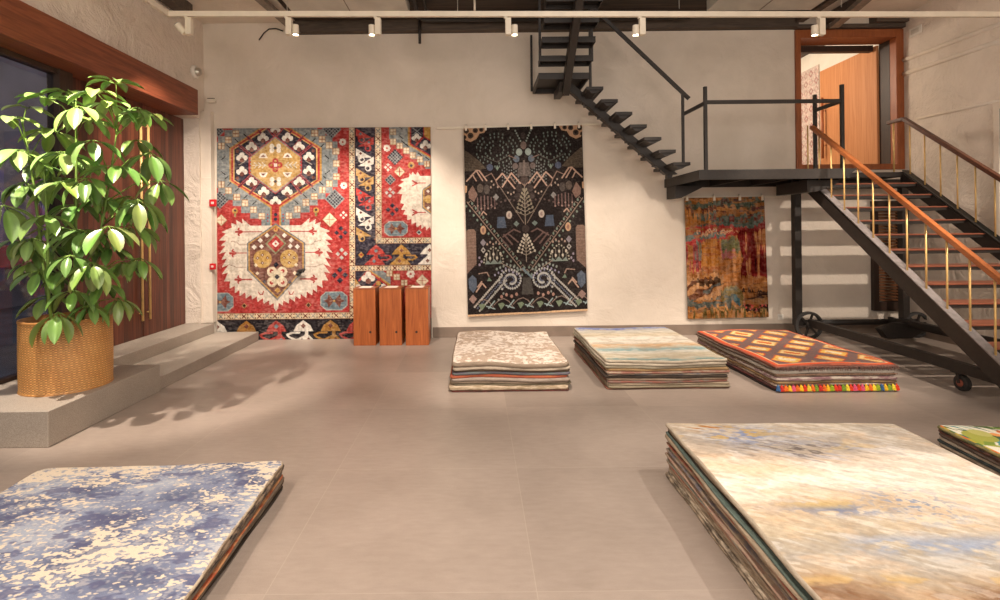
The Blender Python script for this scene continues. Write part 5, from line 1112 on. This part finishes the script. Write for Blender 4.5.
for (u, v, Yd, sz, dr) in WH:
    sz *= 1.06
    c_ = np.array(W(u, v, Yd)); c_[0] = max(c_[0], -4.30)
    ds = np.linalg.norm((allp-c_)*np.array([1,1,1.0])+np.array([0,0,.25]), axis=1); q = allp[int(np.argmin(ds))]
    mid = (q+c_)/2+np.array([0,0,.06]); petio.tube([tuple(q), tuple(mid), tuple(c_)], [.006,.005,.004], 6)
    n = rl.choice((6,7,7,8)); ph = rl.uniform(0, 6.28); tone = rl.choice([(116,148,64),(96,136,54),(136,166,80),(82,120,48),(152,180,98)])
    for i in range(n):
        a = ph+2*math.pi*i/n+rl.uniform(-.2,.2); dn = dr*rl.uniform(.6, 1.3)
        d = np.array([math.cos(a), math.sin(a)*.9, .25-dn*1.25]); pet = c_+d/np.linalg.norm(d)*sz*.28+np.array([0,0,.012]); petio.tube([tuple(c_), tuple(pet)], .0035, 5)
        L = sz*rl.uniform(.9, 1.2); tip = pet+d/np.linalg.norm(d)*L
        if tip[0] < -4.46: continue
        cc = [min(255, q_*rl.uniform(.88, 1.12)) for q_ in tone]
        leaf(pet, d-np.array([0,0,.12]), (0,0,1), L, L*rl.uniform(.37,.45), rl.uniform(.2,.75), cc)
petio.build('stalks', M['stem'], pt, smooth=True)
o = link('foliage', LV, LF, M['leaf'], pt, smooth=True); sets_col(o, lin(np.array(LC)))

# ================================================================== LAMPS (bulbs of the tracks, added fills), CAMERA, WORLD
WARM = (1.0, .865, .735); NEUT = (1.0, .92, .84)
def spot(name, loc, tgt, power, size=60, blend=.6, rad=.035, col=WARM):
    l = bpy.data.lights.new(name, 'SPOT'); l.energy = power; l.spot_size = math.radians(size); l.spot_blend = blend; l.shadow_soft_size = rad; l.color = col
    o = bpy.data.objects.new(name, l); C.objects.link(o); o.location = loc
    d = np.array(tgt, float)-np.array(loc, float); import mathutils
    o.rotation_euler = mathutils.Vector(d).to_track_quat('-Z', 'Y').to_euler(); return o
K = 1.0
spot('lamp_spot', lamps[1], (-3.1, 8.25, 1.6), 380*K, 62, .8)
spot('lamp_spot', lamps[2], (-1.4, 8.25, 1.6), 340*K, 62, .8)
spot('lamp_spot', lamps[3], (.7, 8.25, 1.4), 230*K, 60, .9)
spot('lamp_spot', lamps[4], (2.4, 8.0, .6), 250*K, 60, .9)
spot('lamp_spot', lamps[5], (4.4, 7.6, .4), 220*K, 60, .8)
spot('lamp_spot', lamps[0], (-4.3, 7.4, 2.0), 220*K, 80, .9)
# lamps on the side run and further tracks; the wide last one is fill
spot('lamp_spot', (-3.62, 3.9, 4.15), (-3.55, 5.1, 1.4), 600*K, 52, .5)
spot('lamp_spot', (-3.62, 4.9, 4.15), (-3.2, 6.9, .6), 150*K, 60, .8)
spot('lamp_spot', (-2.6, 2.0, 4.2), (-2.1, 2.9, .2), 200*K, 58, .7)
spot('lamp_spot', (3.1, 2.5, 4.2), (2.2, 2.7, .3), 195*K, 64, .7, col=NEUT)
spot('lamp_spot', (.4, 4.2, 4.2), (.4, 6.4, .3), 420*K, 48, .8)
spot('lamp_spot', (2.4, 4.2, 4.2), (2.1, 6.4, .3), 300*K, 48, .8)
spot('lamp_spot', (4.2, 4.0, 4.2), (3.8, 6.3, .3), 420*K, 48, .8)
spot('lamp_spot', (6.2, 3.4, 4.3), (5.6, 6.8, .8), 480*K, 54, .6)
spot('lamp_spot', (4.6, 2.2, 4.2), (3.4, 3.2, .3), 80*K, 60, .8, col=NEUT)
spot('lamp_spot', (0, 1.5, 4.3), (-.1, 3.2, 0), 380*K, 90, .9)  # unseen wide spot added to brighten the floor, on no track
for x in (-2.4, 1.6, 5.2):  # unseen soft points added to brighten walls and ceiling, no pendants hang here
    l = bpy.data.lights.new('fill_point', 'POINT'); l.energy = 120; l.color = (1,.88,.77); l.shadow_soft_size = .65
    o = bpy.data.objects.new('fill_point', l); C.objects.link(o); o.location = (x, .4, 3.2)
l = bpy.data.lights.new('lamp_upper_room', 'POINT'); l.energy = 110; l.color = (1,.86,.7); l.shadow_soft_size = .2
o = bpy.data.objects.new('lamp_upper_room', l); C.objects.link(o); o.location = (4.3, 10.2, 4.5)
w = bpy.data.worlds.new('World'); SC.world = w; w.use_nodes = True
w.node_tree.nodes['Background'].inputs[0].default_value = (1.0, .91, .83, 1); w.node_tree.nodes['Background'].inputs[1].default_value = .8
cam = bpy.data.cameras.new('Camera'); cam.sensor_width = 36; cam.lens = FP*36/1000; cam.shift_x = (500-CX)/1000; cam.shift_y = -(300-CY)/1000; cam.clip_start = .05
co = bpy.data.objects.new('Camera', cam); C.objects.link(co)
import mathutils
Rm = mathutils.Matrix(((cr, sr, 0), (0, 0, -1), (-sr, cr, 0)))     # columns: right, up, back
co.matrix_world = mathutils.Matrix.Translation((0, 0, EYE)) @ Rm.to_4x4(); SC.camera = co
SC.view_settings.view_transform = 'Standard'; SC.view_settings.look = 'None'; SC.view_settings.gamma = 1; SC.view_settings.use_curve_mapping = False
SC.view_settings.exposure = 0.56
SC.cycles.use_denoising = True
SC.cycles.max_bounces = 8
